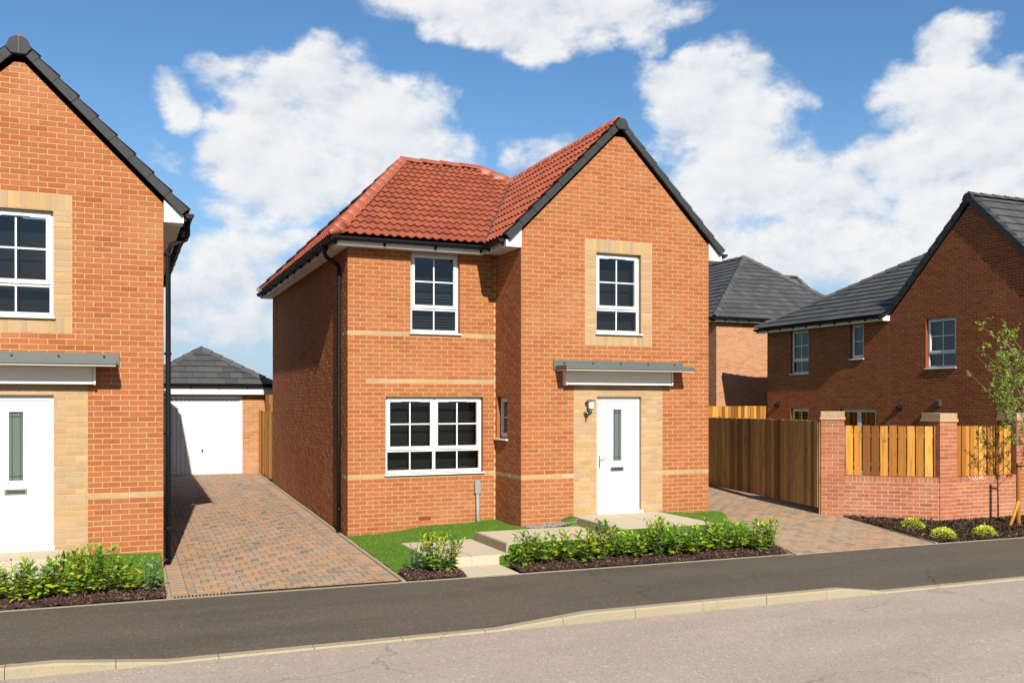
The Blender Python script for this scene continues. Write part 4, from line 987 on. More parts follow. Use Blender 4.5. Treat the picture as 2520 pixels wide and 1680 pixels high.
# roof
TE = .554; c1, s1 = 1/math.hypot(1, TE), TE/math.hypot(1, TE)
P0 = (-.3, -.3, 5.10); RA = (2.2, 4.25, 7.62); RB = (4.0, 4.25, 7.62)
mb = MB(); sheet(mb, P0, (6.84, -.3, 5.10), RB, RA); sheet(mb, P0, RA, (-.3, 8.8, 5.10)); sheet(mb, (-.3, 8.8, 5.1), RA, RB, (6.84, 8.8, 5.1)); sheet(mb, (6.84, -.3, 5.1), (6.84, 8.8, 5.1), RB)
sheet(mb, (2.42, -1.2, 5.10), (4.6275, -1.2, 7.3075), (4.6275, 3.685, 7.3075), (2.42, -.3, 5.10)); sheet(mb, (6.835, -1.2, 5.10), (4.6275, -1.2, 7.3075), (4.6275, 3.685, 7.3075), (6.835, .2, 5.10))
roof = mb.build('roof', 'underlay', H); ps = Pieces(); ps.cur = roof
lay_tiles(ps, P0, (1, 0, 0), (0, c1, s1), [(0.06, 0), (2.72, 0), (4.798, 4.288), (4.3, 5.18), (2.5, 5.18)], 'pan', 'red_tile', .33)
lay_tiles(ps, (2.42, -1.20, 5.10), (0, 1, 0), (1, 0, 1), [(0.02, 0), (.9, 0), (4.885, 3.122), (0.02, 3.122)], 'pan', 'red_tile', .335)
lay_tiles(ps, (-.3, -.3, 5.10), (0, 1, 0), (2.5, 0, 2.52), [(0.06, 0), (9.1, 0), (4.55, 3.53)], 'pan', 'red_tile', .335)
lay_tiles(ps, (6.835, -1.2, 5.10), (0, 1, 0), (-1, 0, 1), [(0.02, 0), (1.4, 0), (4.885, 3.122), (0.02, 3.122)], 'pan', 'red_tile', .335)
ps.flush('roof_tile', None, 300, ['red_tile'], 'tiling', roof)
run_caps(roof, (-.27, -.27, 5.15), (2.2, 4.25, 7.66), 'hip_tile', 'ridge_red', .44, .125, lift=.03); run_caps(roof, (-.27, 8.77, 5.15), (2.2, 4.25, 7.66), 'hip_tile', 'ridge_red', .44, .125, lift=.03)
run_caps(roof, (2.15, 4.25, 7.64), (4.0, 4.25, 7.64), 'ridge_tile', 'ridge_red', .44, .13, lift=.03); run_caps(roof, (6.7, -.2, 5.2), (4.0, 4.25, 7.66), 'hip_tile', 'ridge_red', .44, .16, lift=-.01, m=.75)
run_caps(roof, (4.6275, -1.16, 7.31), (4.6275, 3.7, 7.31), 'ridge_tile', 'ridge_red', .44, .125, lift=.02, m=.9)
mb = MB(); mb.tube([(-.385, -.385, 5.085), (-.37, -.37, 5.11), (-.32, -.32, 5.14), (-.22, -.22, 5.185), (-.10, -.05, 5.26)], [.01, .045, .075, .095, .10], 14); mb.build('hip_end', 'ridge_red', roof, smooth=True)
mb = MB()
for t in range(12):
    a, b = Vector((2.42, -.3, 5.125)).lerp(Vector((4.6275, 3.685, 7.335)), t/12), Vector((2.42, -.3, 5.125)).lerp(Vector((4.6275, 3.685, 7.335)), (t+1)/12)
    mb.face([a+Vector((-.05, .02, .01)), b+Vector((-.05, .02, .01)), b+Vector((0, 0, -.01)), a+Vector((0, 0, -.01))]); mb.face([a+Vector((0, 0, -.01)), b+Vector((0, 0, -.01)), b+Vector((.03, -.05, .035)), a+Vector((.03, -.05, .035))])
mb.tube([Vector((2.40, -.31, 5.15)).lerp(Vector((4.60, 3.66, 7.36)), k/20) for k in range(21)], .022, 6)
mb.build('valley_trough', 'lead', roof)
verge_run(roof, fB, -.30, 5.125, 1.9075, 7.3325, 9); verge_run(roof, fB, 4.115, 5.125, 1.9075, 7.3325, 9); apex_cap(roof, fB, 1.9075, 7.275, s=.66)

# ------------------------------------------------------------------ neighbour across the drive
H = thing('detached_house', (-4.8, 2.4, .1), 'brick house with grey verge caps whose gable stands across the paved drive', 'house'); ps = Pieces()
fL = Frame((-6.6, -1.763, 0), (1, 0, 0), (0, -1, 0)); fLE = Frame((-3.01, -1.763, 0), (0, 1, 0), (1, 0, 0))
gable_front(H, ps, fL, 3.59, 1.795, 1.745, -.075, 6.815, 1.30, 2.205, .81, 2.613, 5.085, 1.704, 2.97, .06)
ps.cur = shell(fLE, .006, 8.5, -.3, 4.9, (), parent=H); lay_bricks(ps, fLE, [(.0165, -.1), (8.5, -.1), (8.5, 4.85), (.0165, 4.85)], phase=1)
shell(Frame((-6.6, 6.74, 0), (1, 0, 0), (0, 1, 0)), .006, 3.59, -.3, 4.9, (), parent=H, mat='orange_brick'); shell(Frame((-6.6, -1.763, 0), (0, 1, 0), (-1, 0, 0)), .006, 8.5, -.3, 4.9, (), parent=H, mat='orange_brick')
ps.flush('brick', None, 300, ['orange_brick', CB], 'brickwork', H)
shade_box(H, -6.3, -3.3, -1.45, 6.4, .2, 4.8)
zs = 4.84; eaves(H, (-3.01, -1.76, 0), (-3.01, 6.7, 0), (1, 0, 0), zs)
mb = MB(); mb.prism([(-2.745, -1.785, zs-.01), (-3.006, -1.785, zs-.01), (-3.006, -1.785, 5.14), (-2.745, -1.785, 4.93)], (0, .3, 0)); mb.build('eaves_box', 'white_upvc', H)
gutter(H, (-2.67, -1.80, 4.965), (-2.67, 6.7, 4.965), (1, 0, 0), gap=.83)
downpipe(H, [(-2.67, -1.45, 4.93), (-2.67, -1.45, 4.72), (-2.69, -1.45, 4.66), (-2.90, -1.45, 4.56), (-2.935, -1.45, 4.48), (-2.935, -1.45, 2.2), (-2.935, -1.45, -.02)], .036, [((-2.935, -1.45, z), (-3.01, -1.45, z)) for z in (4.42, 3.0, 1.85, .5)])
mb = MB(); sheet(mb, (-2.70, -1.80, 4.985), (-4.805, -1.80, 7.09), (-4.805, 6.9, 7.09), (-2.70, 6.9, 4.985)); sheet(mb, (-6.91, -1.80, 4.985), (-4.805, -1.80, 7.09), (-4.805, 6.9, 7.09), (-6.91, 6.9, 4.985))
roof = mb.build('roof', 'underlay', H); ps = Pieces(); ps.cur = roof
lay_tiles(ps, (-2.70, -1.78, 4.985), (0, 1, 0), (-1, 0, 1), [(0, 0), (8.6, 0), (8.6, 2.97), (0, 2.97)], 'pan', 'red_tile', .335); lay_tiles(ps, (-6.91, -1.78, 4.985), (0, 1, 0), (1, 0, 1), [(0, 0), (8.6, 0), (8.6, 2.97), (0, 2.97)], 'pan', 'red_tile', .335)
ps.flush('roof_tile', None, 100, ['red_tile'], 'tiling', roof)
run_caps(roof, (-4.805, -1.74, 7.09), (-4.805, 6.9, 7.09), 'ridge_tile', 'ridge_red', .44, .125, m=.9)
verge_run(roof, fL, 3.90, 5.01, 1.795, 7.115, 9); verge_run(roof, fL, -.31, 5.01, 1.795, 7.115, 9); apex_cap(roof, fL, 1.795, 7.055, s=.78)

# ------------------------------------------------------------------ garage
H = thing('garage', (-1.45, 13.5, .3), 'detached garage with white up-and-over door and slate-grey hipped roof', 'garage'); ps = Pieces()
fG = Frame((-3.05, 10.9, 0), (1, 0, 0), (0, -1, 0)); fGE = Frame((.154, 10.9, 0), (0, 1, 0), (1, 0, 0)); fGW = Frame((-3.05, 10.9, 0), (0, 1, 0), (-1, 0, 0))
hG = [(.45, 2.588, .31, 2.475)]
ps.cur = shell(fG, .006, 3.198, 0, 2.6, hG, parent=H); lay_bricks(ps, fG, [(0, .25), (3.204, .25), (3.204, 2.6), (0, 2.6)], hG, mat='peach_brick')
ps.cur = shell(fGE, .006, 5.5, 0, 2.6, (), parent=H); lay_bricks(ps, fGE, [(.0165, .25), (5.5, .25), (5.5, 2.6), (.0165, 2.6)], mat='peach_brick', phase=1)
shell(fGW, .006, 5.5, 0, 2.6, (), parent=H)
ps.flush('brick', None, 300, ['peach_brick'], 'brickwork', H)
mb = MB(); fG.box(mb, .452, .535, .315, 2.473, -.08, -.02); fG.box(mb, 2.505, 2.586, .315, 2.473, -.08, -.02); fG.box(mb, .535, 2.505, 2.42, 2.473, -.08, -.02); gd = mb.build('garage_door', 'white_door', H)
n = 18; w = (2.50-.54)/n
for k in range(n):
    mb = MB(); u = .54+k*w; fG.box(mb, u+.006, u+w-.006, .325, 2.415, -.075, -.045); mb.build('door_rib', 'white_door', gd, bevel=.008)
mb = MB(); fG.box(mb, .535, 2.505, .325, 2.415, -.09, -.07); mb.build('door_sheet', 'white_door', gd)
c = fG.p(1.53, .98, -.045); mb = MB(); fG.box(mb, 1.51, 1.555, .94, 1.02, -.045, -.03); mb.tube([c+Vector((0, -.01, .02)), c+Vector((0, -.05, .02))], .016, 8); mb.build('door_handle', 'dark_steel', gd)
eaves(H, (-3.25, 10.9, 0), (.36, 10.9, 0), (0, -1, 0), 2.525, .22, .19); eaves(H, (.154, 10.75, 0), (.154, 16.4, 0), (1, 0, 0), 2.526, .2, .19)
gutter(H, (-3.3, 10.62, 2.755), (.37, 10.62, 2.755), (0, -1, 0), gap=.72, rad=.05)
g0, pg = 1.82, math.tan(R(30.4)); ap = (-1.43, 10.63+g0, 2.78+g0*pg); ap2 = (-1.43, 14.6, 2.78+g0*pg)
mb = MB(); sheet(mb, (-3.25, 10.63, 2.78), (.39, 10.63, 2.78), ap); sheet(mb, (.39, 10.63, 2.78), (.39, 16.5, 2.78), ap2, ap); sheet(mb, (-3.25, 10.63, 2.78), (-3.25, 16.5, 2.78), ap2, ap); sheet(mb, (.39, 16.5, 2.78), (-3.25, 16.5, 2.78), ap2)
roof = mb.build('roof', 'underlay', H); ps = Pieces(); ps.cur = roof; cs, sn = math.cos(R(30.4)), math.sin(R(30.4)); ls = g0/cs
lay_tiles(ps, (-3.25, 10.63, 2.78), (1, 0, 0), (0, cs, sn), [(0, 0), (3.64, 0), (1.82, ls)], 'flat', 'grey_tile', .335, .33, True)
lay_tiles(ps, (.39, 10.63, 2.78), (0, 1, 0), (-cs, 0, sn), [(0, 0), (5.8, 0), (3.9, ls), (1.82, ls)], 'flat', 'grey_tile', .335, .33, True); lay_tiles(ps, (-3.25, 10.63, 2.78), (0, 1, 0), (cs, 0, sn), [(0, 0), (5.8, 0), (3.9, ls), (1.82, ls)], 'flat', 'grey_tile', .335, .33, True)
ps.flush('roof_tile', None, 300, ['grey_tile'], 'tiling', roof)
for q in ((.39, 10.63, 2.80), (-3.25, 10.63, 2.80)): run_caps(roof, q, ap, 'hip_tile', 'grey_tile', .42, .11, kind='angle', lift=.02)
run_caps(roof, ap, ap2, 'ridge_tile', 'grey_tile', .42, .11, kind='angle', lift=.02)

# ------------------------------------------------------------------ house beyond the garden wall
H = thing('detached_house', (20, 4.6, .1), 'red brick house with plain side gable and dark grey roof beyond the garden wall', 'house'); ps = Pieces()
fH = Frame((16.73, 10.02, 0), (0, -1, 0), (-1, 0, 0)); RB_ = 'red_brick'
hH = [(1.186, 2.046, 3.225, 4.64), (3.89, 4.44, 3.60, 4.64), (6.743, 7.733, 3.225, 4.575), (1.186, 2.046, 1.05, 2.10), (3.45, 4.925, .15, 2.10), (9.1, 10.0, .9, 2.10)]
wl = shell(fH, .006, 5.435, -.3, 4.70, [h for h in hH if h[1] < 5.4], parent=H, reveal_mat=RB_); ps.cur = wl
lay_bricks(ps, fH, [(0, .3), (5.43, .3), (5.43, 4.69), (0, 4.69)], [h for h in hH if h[1] < 5.4], mat=RB_)
ps.cur = shell(fH, 5.436, 10.92, -.3, 4.72, [h for h in hH if h[0] > 5.4], [(5.436, 4.72), (10.92, 4.72), (8.18, 7.46)], parent=H, reveal_mat=RB_)
lay_bricks(ps, fH, [(5.44, .3), (10.92, .3), (10.92, 4.72), (8.22, 7.42), (8.14, 7.42), (5.44, 4.72)], [h for h in hH if h[0] > 5.4], mat=RB_)
ps.flush('brick', None, 300, [RB_], 'brickwork', H)
fH2 = Frame((16.73, 10.02, 0), (1, 0, 0), (0, 1, 0)); shell(fH2, .006, 8, -.3, 4.7, (), parent=H, mat=RB_); shell(Frame((16.73, -.9, 0), (1, 0, 0), (0, -1, 0)), .006, 8, -.3, 4.7, (), parent=H, mat=RB_); shell(Frame((24.73, -.9, 0), (0, 1, 0), (1, 0, 0)), .006, 10.9, -.3, 4.7, (), parent=H, mat=RB_)
window(H, fH, 1.186, 2.046, 3.225, 4.64); window(H, fH, 3.89, 4.44, 3.60, 4.64, single=True, topsplit=0); window(H, fH, 6.743, 7.733, 3.225, 4.575); window(H, fH, 1.186, 2.046, 1.05, 2.10, topsplit=.3)
window(H, fH, 3.45, 4.925, .15, 2.10, ncol=2, single=True, topsplit=0, hbar=False); window(H, fH, 9.1, 10.0, .9, 2.10)
shade_box(H, 17.05, 24.4, -.6, 9.7, .1, 4.6)
for u0, u1, z0, z1 in ((6.83, 7.65, 3.3, 4.5), (3.95, 4.38, 3.7, 4.6)):
    mb = MB(); fH.box(mb, u0, u1, z0, z1, -.30, -.28); mb.build('sky_tint_blind', 'blind', H)  # sky reflection put into the colour of these panels
for yy, zz in ((9.468, 2.209), (4.18, 2.144)):
    c = Vector((16.73, yy, zz)); mb = MB(); mb.tube([c, c+Vector((-.03, 0, 0))], .085, 16); fl = mb.build('flue_terminal', 'black_plastic', H)
    mb = MB(); mb.tube([c+Vector((-.03, 0, 0)), c+Vector((-.10, 0, 0)), c+Vector((-.12, 0, 0))], [.055, .055, .06], 14); mb.build('flue_pipe', 'black_plastic', fl)
mb = MB(); mb.prism([(16.727, 2.74, 2.20), (16.727, 2.74, 2.38), (16.62, 2.74, 2.34), (16.62, 2.74, 2.20)], (0, .15, 0)); mb.build('vent_cowl', 'stem_brown', H)
eaves(H, (16.73, 10.24, 0), (16.73, 4.60, 0), (-1, 0, 0), 4.645, .24, .13); gutter(H, (16.42, 10.30, 4.775), (16.42, 4.62, 4.775), (-1, 0, 0), gap=.62)
mb = MB(); mb.prism([(16.48, 4.598, 4.63), (16.735, 4.598, 4.63), (16.735, 4.598, 4.90), (16.48, 4.598, 4.79)], (0, -.03, 0)); mb.build('eaves_box', 'white_upvc', H)
t30, k30 = math.tan(R(30)), math.cos(R(30)); zt = 4.80; zr = zt+4.3*t30
mb = MB(); sheet(mb, (16.43, 10.32, zt), (16.43, 4.5, zt), (20.73, 4.5, zr), (20.73, 6.02, zr)); sheet(mb, (16.43, 10.32, zt), (20.73, 6.02, zr), (25.03, 10.32, zt)); sheet(mb, (25.03, 10.32, zt), (20.73, 6.02, zr), (20.73, 1.84, zr), (25.03, 1.84, zt))
sheet(mb, (16.66, 1.84, 7.66), (24.5, 1.84, 7.66), (24.5, -1.15, 4.67), (16.66, -1.15, 4.67)); sheet(mb, (16.66, 1.84, 7.66), (24.5, 1.84, 7.66), (24.5, 4.60, 4.90), (16.66, 4.60, 4.90))
roof = mb.build('roof', 'underlay', H); ps = Pieces(); ps.cur = roof
lay_tiles(ps, (16.43, 10.32, zt), (0, -1, 0), (k30, 0, .5), [(0, 0), (5.73, 0), (5.73, 4.3/k30), (4.3, 4.3/k30)], 'flat', 'grey_tile', .335, .33)
lay_tiles(ps, (16.66, -1.15, 4.67), (1, 0, 0), (0, 1, 1), [(0, 0), (7.8, 0), (7.8, 4.2), (0, 4.2)], 'flat', 'grey_tile', .335, .33)
ps.flush('roof_tile', None, 300, ['grey_tile'], 'tiling', roof)
run_caps(roof, (16.43, 10.32, zt+.02), (20.73, 6.02, zr+.02), 'hip_tile', 'grey_tile', .42, .115, kind='angle', lift=.02); run_caps(roof, (20.73, 6.02, zr), (20.73, 3.0, zr), 'ridge_tile', 'grey_tile', .42, .115, kind='angle')
run_caps(roof, (16.66, 1.84, 7.68), (24, 1.84, 7.68), 'ridge_tile', 'grey_tile', .42, .115, kind='angle', lift=.02)
verge_run(roof, fH, 5.36, 4.885, 8.18, 7.69, 11, h=.15); verge_run(roof, fH, 11.2, 4.68, 8.18, 7.69, 12, h=.15); apex_cap(roof, fH, 8.18, 7.645, s=.85)

# ------------------------------------------------------------------ hipped house behind the back fence
H = thing('detached_house', (21.5, 18, .1), 'brick house with dark grey hipped roof behind the low back fence', 'house'); ps = Pieces()
MX, MY, ME = 16.405, 12.492, 5.23
fM = Frame((MX, MY, 0), (1, 0, 0), (0, -1, 0)); fMW = Frame((MX, MY, 0), (0, 1, 0), (-1, 0, 0))
ps.cur = shell(fM, .006, 7.29, -.3, ME+.05, (), parent=H, mat='pale_mortar'); lay_bricks(ps, fM, [(0, .9), (4.5, .9), (4.5, ME+.03), (0, ME+.03)], mat='peach_brick')
ps.cur = shell(fMW, .006, 10, -.3, ME+.05, (), parent=H, mat='pale_mortar'); lay_bricks(ps, fMW, [(.0165, .9), (6, .9), (6, ME+.03), (.0165, ME+.03)], mat='peach_brick', phase=1)
shell(Frame((MX+7.3, MY, 0), (0, 1, 0), (1, 0, 0)), 0, 10, -.3, ME, (), parent=H, mat=RB_)
ps.flush('brick', None, 300, ['peach_brick'], 'brickwork', H)
eaves(H, (MX-.22, MY, 0), (MX+7.5, MY, 0), (0, -1, 0), ME); eaves(H, (MX, MY+.001, 0), (MX, MY+10, 0), (-1, 0, 0), ME+.001)
gutter(H, (MX-.32, MY-.32, ME+.13), (MX+7.6, MY-.32, ME+.13), (0, -1, 0), gap=.52); gutter(H, (MX-.32, MY-.32, ME+.129), (MX-.32, MY+10, ME+.129), (-1, 0, 0), gap=.83)
wl_, wr_, hy = 4.30, 3.30, 4.16; q0 = (MX-.3, MY-.3, ME+.145); qr = (MX-.3+wl_+wr_, MY-.3, ME+.145); zt_ = 8.367; ap = (MX-.3+wl_+.13, MY-.3+hy, zt_); ap2 = (ap[0], MY+7.0, zt_); rise = zt_-ME-.145
cs, sn = hy/math.hypot(hy, rise), rise/math.hypot(hy, rise); ls = hy/cs; wv = wl_+.13
mb = MB(); sheet(mb, q0, qr, ap); sheet(mb, q0, ap, ap2, (MX-.3, MY+10.3, ME+.145)); sheet(mb, qr, (qr[0], MY+10.3, ME+.145), ap2, ap)
roof = mb.build('roof', 'underlay', H); ps = Pieces(); ps.cur = roof
lay_tiles(ps, q0, (1, 0, 0), (0, cs, sn), [(0, 0), (wl_+wr_, 0), (wv, ls)], 'flat', 'grey_tile', .345, .33)
cs2, sn2 = wv/math.hypot(wv, rise), rise/math.hypot(wv, rise); lay_tiles(ps, q0, (0, 1, 0), (cs2, 0, sn2), [(0, 0), (9.5, 0), (7.3, wv/cs2), (hy, wv/cs2)], 'flat', 'grey_tile', .345, .33)
ps.flush('roof_tile', None, 300, ['grey_tile'], 'tiling', roof)
for q in (q0, qr): run_caps(roof, q, ap, 'hip_tile', 'grey_tile', .42, .12, kind='angle', lift=.04)
run_caps(roof, ap, ap2, 'ridge_tile', 'grey_tile', .42, .12, kind='angle', lift=.03)
# a farther roof peeping over the right-hand hip
H = thing('detached_house', (27, 27, .1), 'farther house of which only a short grey ridge rises over the hipped roof', 'house')
mb = MB(); mb.box(23, 32.3, 24, 31, 0, 6.2); mb.build('wall', RB_, H)
A_, B_ = (27.0, 26.6, 9.42), (31.9, 26.6, 9.42)
mb = MB(); sheet(mb, (22.7, 23.6, 6.3), (33.5, 24.2, 6.6), B_, A_); sheet(mb, (22.7, 30, 6.3), (33.5, 30, 6.6), B_, A_); sheet(mb, (33.5, 24.2, 6.6), (33.5, 30, 6.6), B_); sheet(mb, (22.7, 23.6, 6.3), (22.7, 30, 6.3), A_); rf = mb.build('roof', 'grey_tile', H)
run_caps(rf, A_, B_, 'ridge_tile', 'grey_tile', .42, .12, kind='angle'); run_caps(rf, (33.5, 24.2, 6.6), B_, 'hip_tile', 'grey_tile', .42, .12, kind='angle')

# ================================================================== boundary walls and fences
W = thing('garden_wall', (11, -2.4, 0), 'pinkish brick garden wall with capped piers and wooden infill behind bark bed', 'wall'); ps = Pieces(); PB = 'pink_brick'; PM = 'pale_mortar'
pA, pC = Vector((9.138, -1.217, 0)), Vector((10.76, -2.615, 0)); dA = (pC-pA).normalized(); nA = Vector((dA.y, -dA.x, 0)); LA = (pC-pA).length
fP = Frame(pA, dA, nA); fQ = Frame((10.76, -2.615, 0), (1, 0, 0), (0, -1, 0))
def wall_run(fr, u0, u1, z0, z1, th=.22):
    ps.cur = shell(fr, u0, u1, z0, z1-.112, (), parent=W, mat=PM, name='wall_panel'); lay_bricks(ps, fr, [(u0, z0), (u1, z0), (u1, z1-.115), (u0, z1-.115)], mat=PB)
    mb = MB(); fr.box(mb, u0, u1, z0, z1-.115, -th, -.008); mb.build('wall_core', PM, W)
    u = u0
    while u < u1-.03:                                  # brick-on-edge coping
        w = min(.065, u1-u); brick_piece_coping(fr, u, u+w, z1-.105, z1); u += .075
    mb = MB(); fr.box(mb, u0, u1, z1-.115, z1-.006, -th+.004, -.004); mb.build('coping_bed', PM, W)
def brick_piece_coping(fr, a, b, z0, z1):
    V = [(x, d, z) for z in (z0, z1) for d in (-.225, 0.0) for x in (-(b-a)/2, (b-a)/2)]
    M = fr.M @ Matrix.Translation(((a+b)/2, random.uniform(-.002, .002), random.uniform(-.0015, .0015)))
    ps.add(V, [(0, 1, 3, 2), (4, 6, 7, 5), (0, 4, 5, 1), (2, 3, 7, 6), (0, 2, 6, 4), (1, 5, 7, 3)], M, (b-a)*(z1-z0), fr.N, PB, ('cop', round(b-a, 3)))
def pier(x0, y0, U, N, w, z0, z1):
    """square brick pier with its front-left corner at x0,y0"""
    U, N = Vector(U).normalized(), Vector(N).normalized(); O = Vector((x0, y0, 0))
    faces = [Frame(O, U, N), Frame(O-N*w, -N*-1, -U), Frame(O+U*w, -N, U)]
    faces = [Frame(O, U, N), Frame(O, -N, -U), Frame(O+U*w, -N, U), Frame(O-N*w, U, -N)]
    fr = faces[0]; mb = MB(); fr.box(mb, .007, w-.007, z0, z1-.01, -w+.007, -.007); pr = mb.build('pier', PM, W)
    for k, f in enumerate(faces):
        ps.cur = pr; e = 0 if k in (0, 3) else .0175
        lay_bricks(ps, f, [(e, z0), (w-e, z0), (w-e, z1), (e, z1)], mat=PB, phase=k % 2)
    mb = MB(); fr.box(mb, -.018, w+.018, z1+.002, z1+.055, -w-.018, .018)
    cp = mb.build('pier_cap_tile', CB, W, bevel=.003)
    n = 6
    for k in range(n):
        mb = MB(); a = -.006+(w+.012)*k/n; fr.box(mb, a+.004, a+(w+.012)/n-.004, z1+.062, z1+.168, -w-.006, .006); mb.build('pier_cap_brick', CB, W, bevel=.003)
    mb = MB(); fr.box(mb, 0, w, z1+.056, z1+.164, -w, 0); mb.build('pier_cap_bed', PM, W)
wall_run(fP, .44, LA-.006, -.05, .87); wall_run(fQ, .44, 2.05, -.15, .87); wall_run(fQ, 2.49, 6.0, -.15, .87)
pier(pA.x, pA.y, dA, nA, .44, -.05, 1.955); pier(10.765, -2.62, (1, 0, 0), (0, -1, 0), .44, -.15, 1.925); pier(12.815, -2.62, (1, 0, 0), (0, -1, 0), .44, -.15, 1.925)
ps.flush('brick', None, 300, [PB], 'brickwork', W)
def boards(T, fr, u0, u1, z0f, z1f, w, gap, d0, th=.018, mat='fence_wood', jz=.006, stag=0.0):
    u = u0; k = 0
    while u < u1-.02:
        ww = min(w+random.uniform(-.004, .004), u1-u); a, b = z0f(u), z1f(u)+random.uniform(-jz, jz); t = random.gauss(0, .0015)
        dd = d0+(stag if k % 2 else 0)+random.uniform(-.001, .001)
        mb = MB(); P = [fr.p(u, a, dd), fr.p(u+ww, a, dd), fr.p(u+ww+t, b, dd), fr.p(u+t, b, dd)]; mb.prism(P, fr.N*th); mb.build('board', mat, T, bevel=.002); u += ww+gap; k += 1
def rails(T, fr, u0, u1, zs, d, mat='fence_wood', h=.075, t=.035):
    for z in zs:
        mb = MB(); fr.box(mb, u0, u1, z, z+h, d-t, d); mb.build('rail', mat, T)
T = thing('infill_fence', (9.95, -1.9, .87), 'wooden infill panel of spaced boards on the angled stretch of garden wall', 'fence'); boards(T, fP, .46, LA-.06, lambda u: .875, lambda u: 1.845, .135, .022, -.10, stag=-.004); rails(T, fP, .45, LA-.03, (1.06, 1.62), -.104)
T = thing('infill_fence', (12.0, -2.7, .87), 'wooden infill panel of close boards behind the young birch', 'fence'); boards(T, fQ, .45, 2.05, lambda u: .874, lambda u: 1.84, .100, .012, -.10, stag=-.012); rails(T, fQ, .45, 2.04, (1.06, 1.62), -.118)
T = thing('infill_fence', (15.0, -2.7, .87), 'wooden infill panel past the third brick pier', 'fence'); boards(T, fQ, 2.5, 6.0, lambda u: .874, lambda u: 1.84, .100, .012, -.10, stag=-.012)
# tall gate between the house and the first pier: seen on its shaded side
gd = Vector((.2, .98, 0)).normalized(); fGt = Frame((9.125, -1.17, 0), gd, (-gd.y, gd.x, 0))
T = thing('timber_gate', (9.6, 1.5, .1), 'tall brown closeboard timber gate in shade beside the first brick pier', 'gate')
boards(T, fGt, .04, 7.2, lambda u: .225-.004*u+.0*u, lambda u: 1.94-.004*u, .130, .012, -.02, th=.020, mat='gate_wood', stag=-.004); rails(T, fGt, .05, 7.2, (.42, 1.05, 1.68), -.045, 'gate_wood', .10, .045)
mb = MB(); fGt.box(mb, -.012, .03, .1, 1.95, -.09, -.01); mb.build('gate_post', 'gate_wood', T)
fF = Frame((11.0, 10.05, 0), (1, 0, 0), (0, -1, 0)); T = thing('fence', (14, 10, .1), 'low sunlit board fence in front of the hipped house', 'fence')
boards(T, fF, 0, 5.70, lambda u: .12, lambda u: 2.17, .118, .012, 0, jz=.004, stag=.006)
mb = MB(); fF.box(mb, 0, 5.7, 1.7, 1.8, -.04, -.002); mb.build('rail', 'fence_wood', T)
# fence running from the house corner to the garage
fS = Frame((.02, 8.56, 0), (0, 1, 0), (-1, 0, 0)); T = thing('fence', (0, 9.6, .28), 'narrow board fence closing the gap between house flank and garage', 'fence')
boards(T, fS, 0, 2.12, lambda u: .33, lambda u: 2.06, .12, .006, .0, jz=.004, stag=.006); rails(T, fS, 0, 2.1, (.6, 1.7), -.003)
mb = MB(); mb.box(-.04, .06, 10.66, 10.76, .25, 2.09); mb.build('fence_post', 'fence_wood', T)
fT = Frame((.2, 13.5, 0), (1, 0, 0), (0, -1, 0)); T = thing('fence', (2, 13.5, .28), 'taller board fence glimpsed behind the garage corner', 'fence')
boards(T, fT, 0, 6.0, lambda u: .2, lambda u: 2.63, .14, .012, 0); 

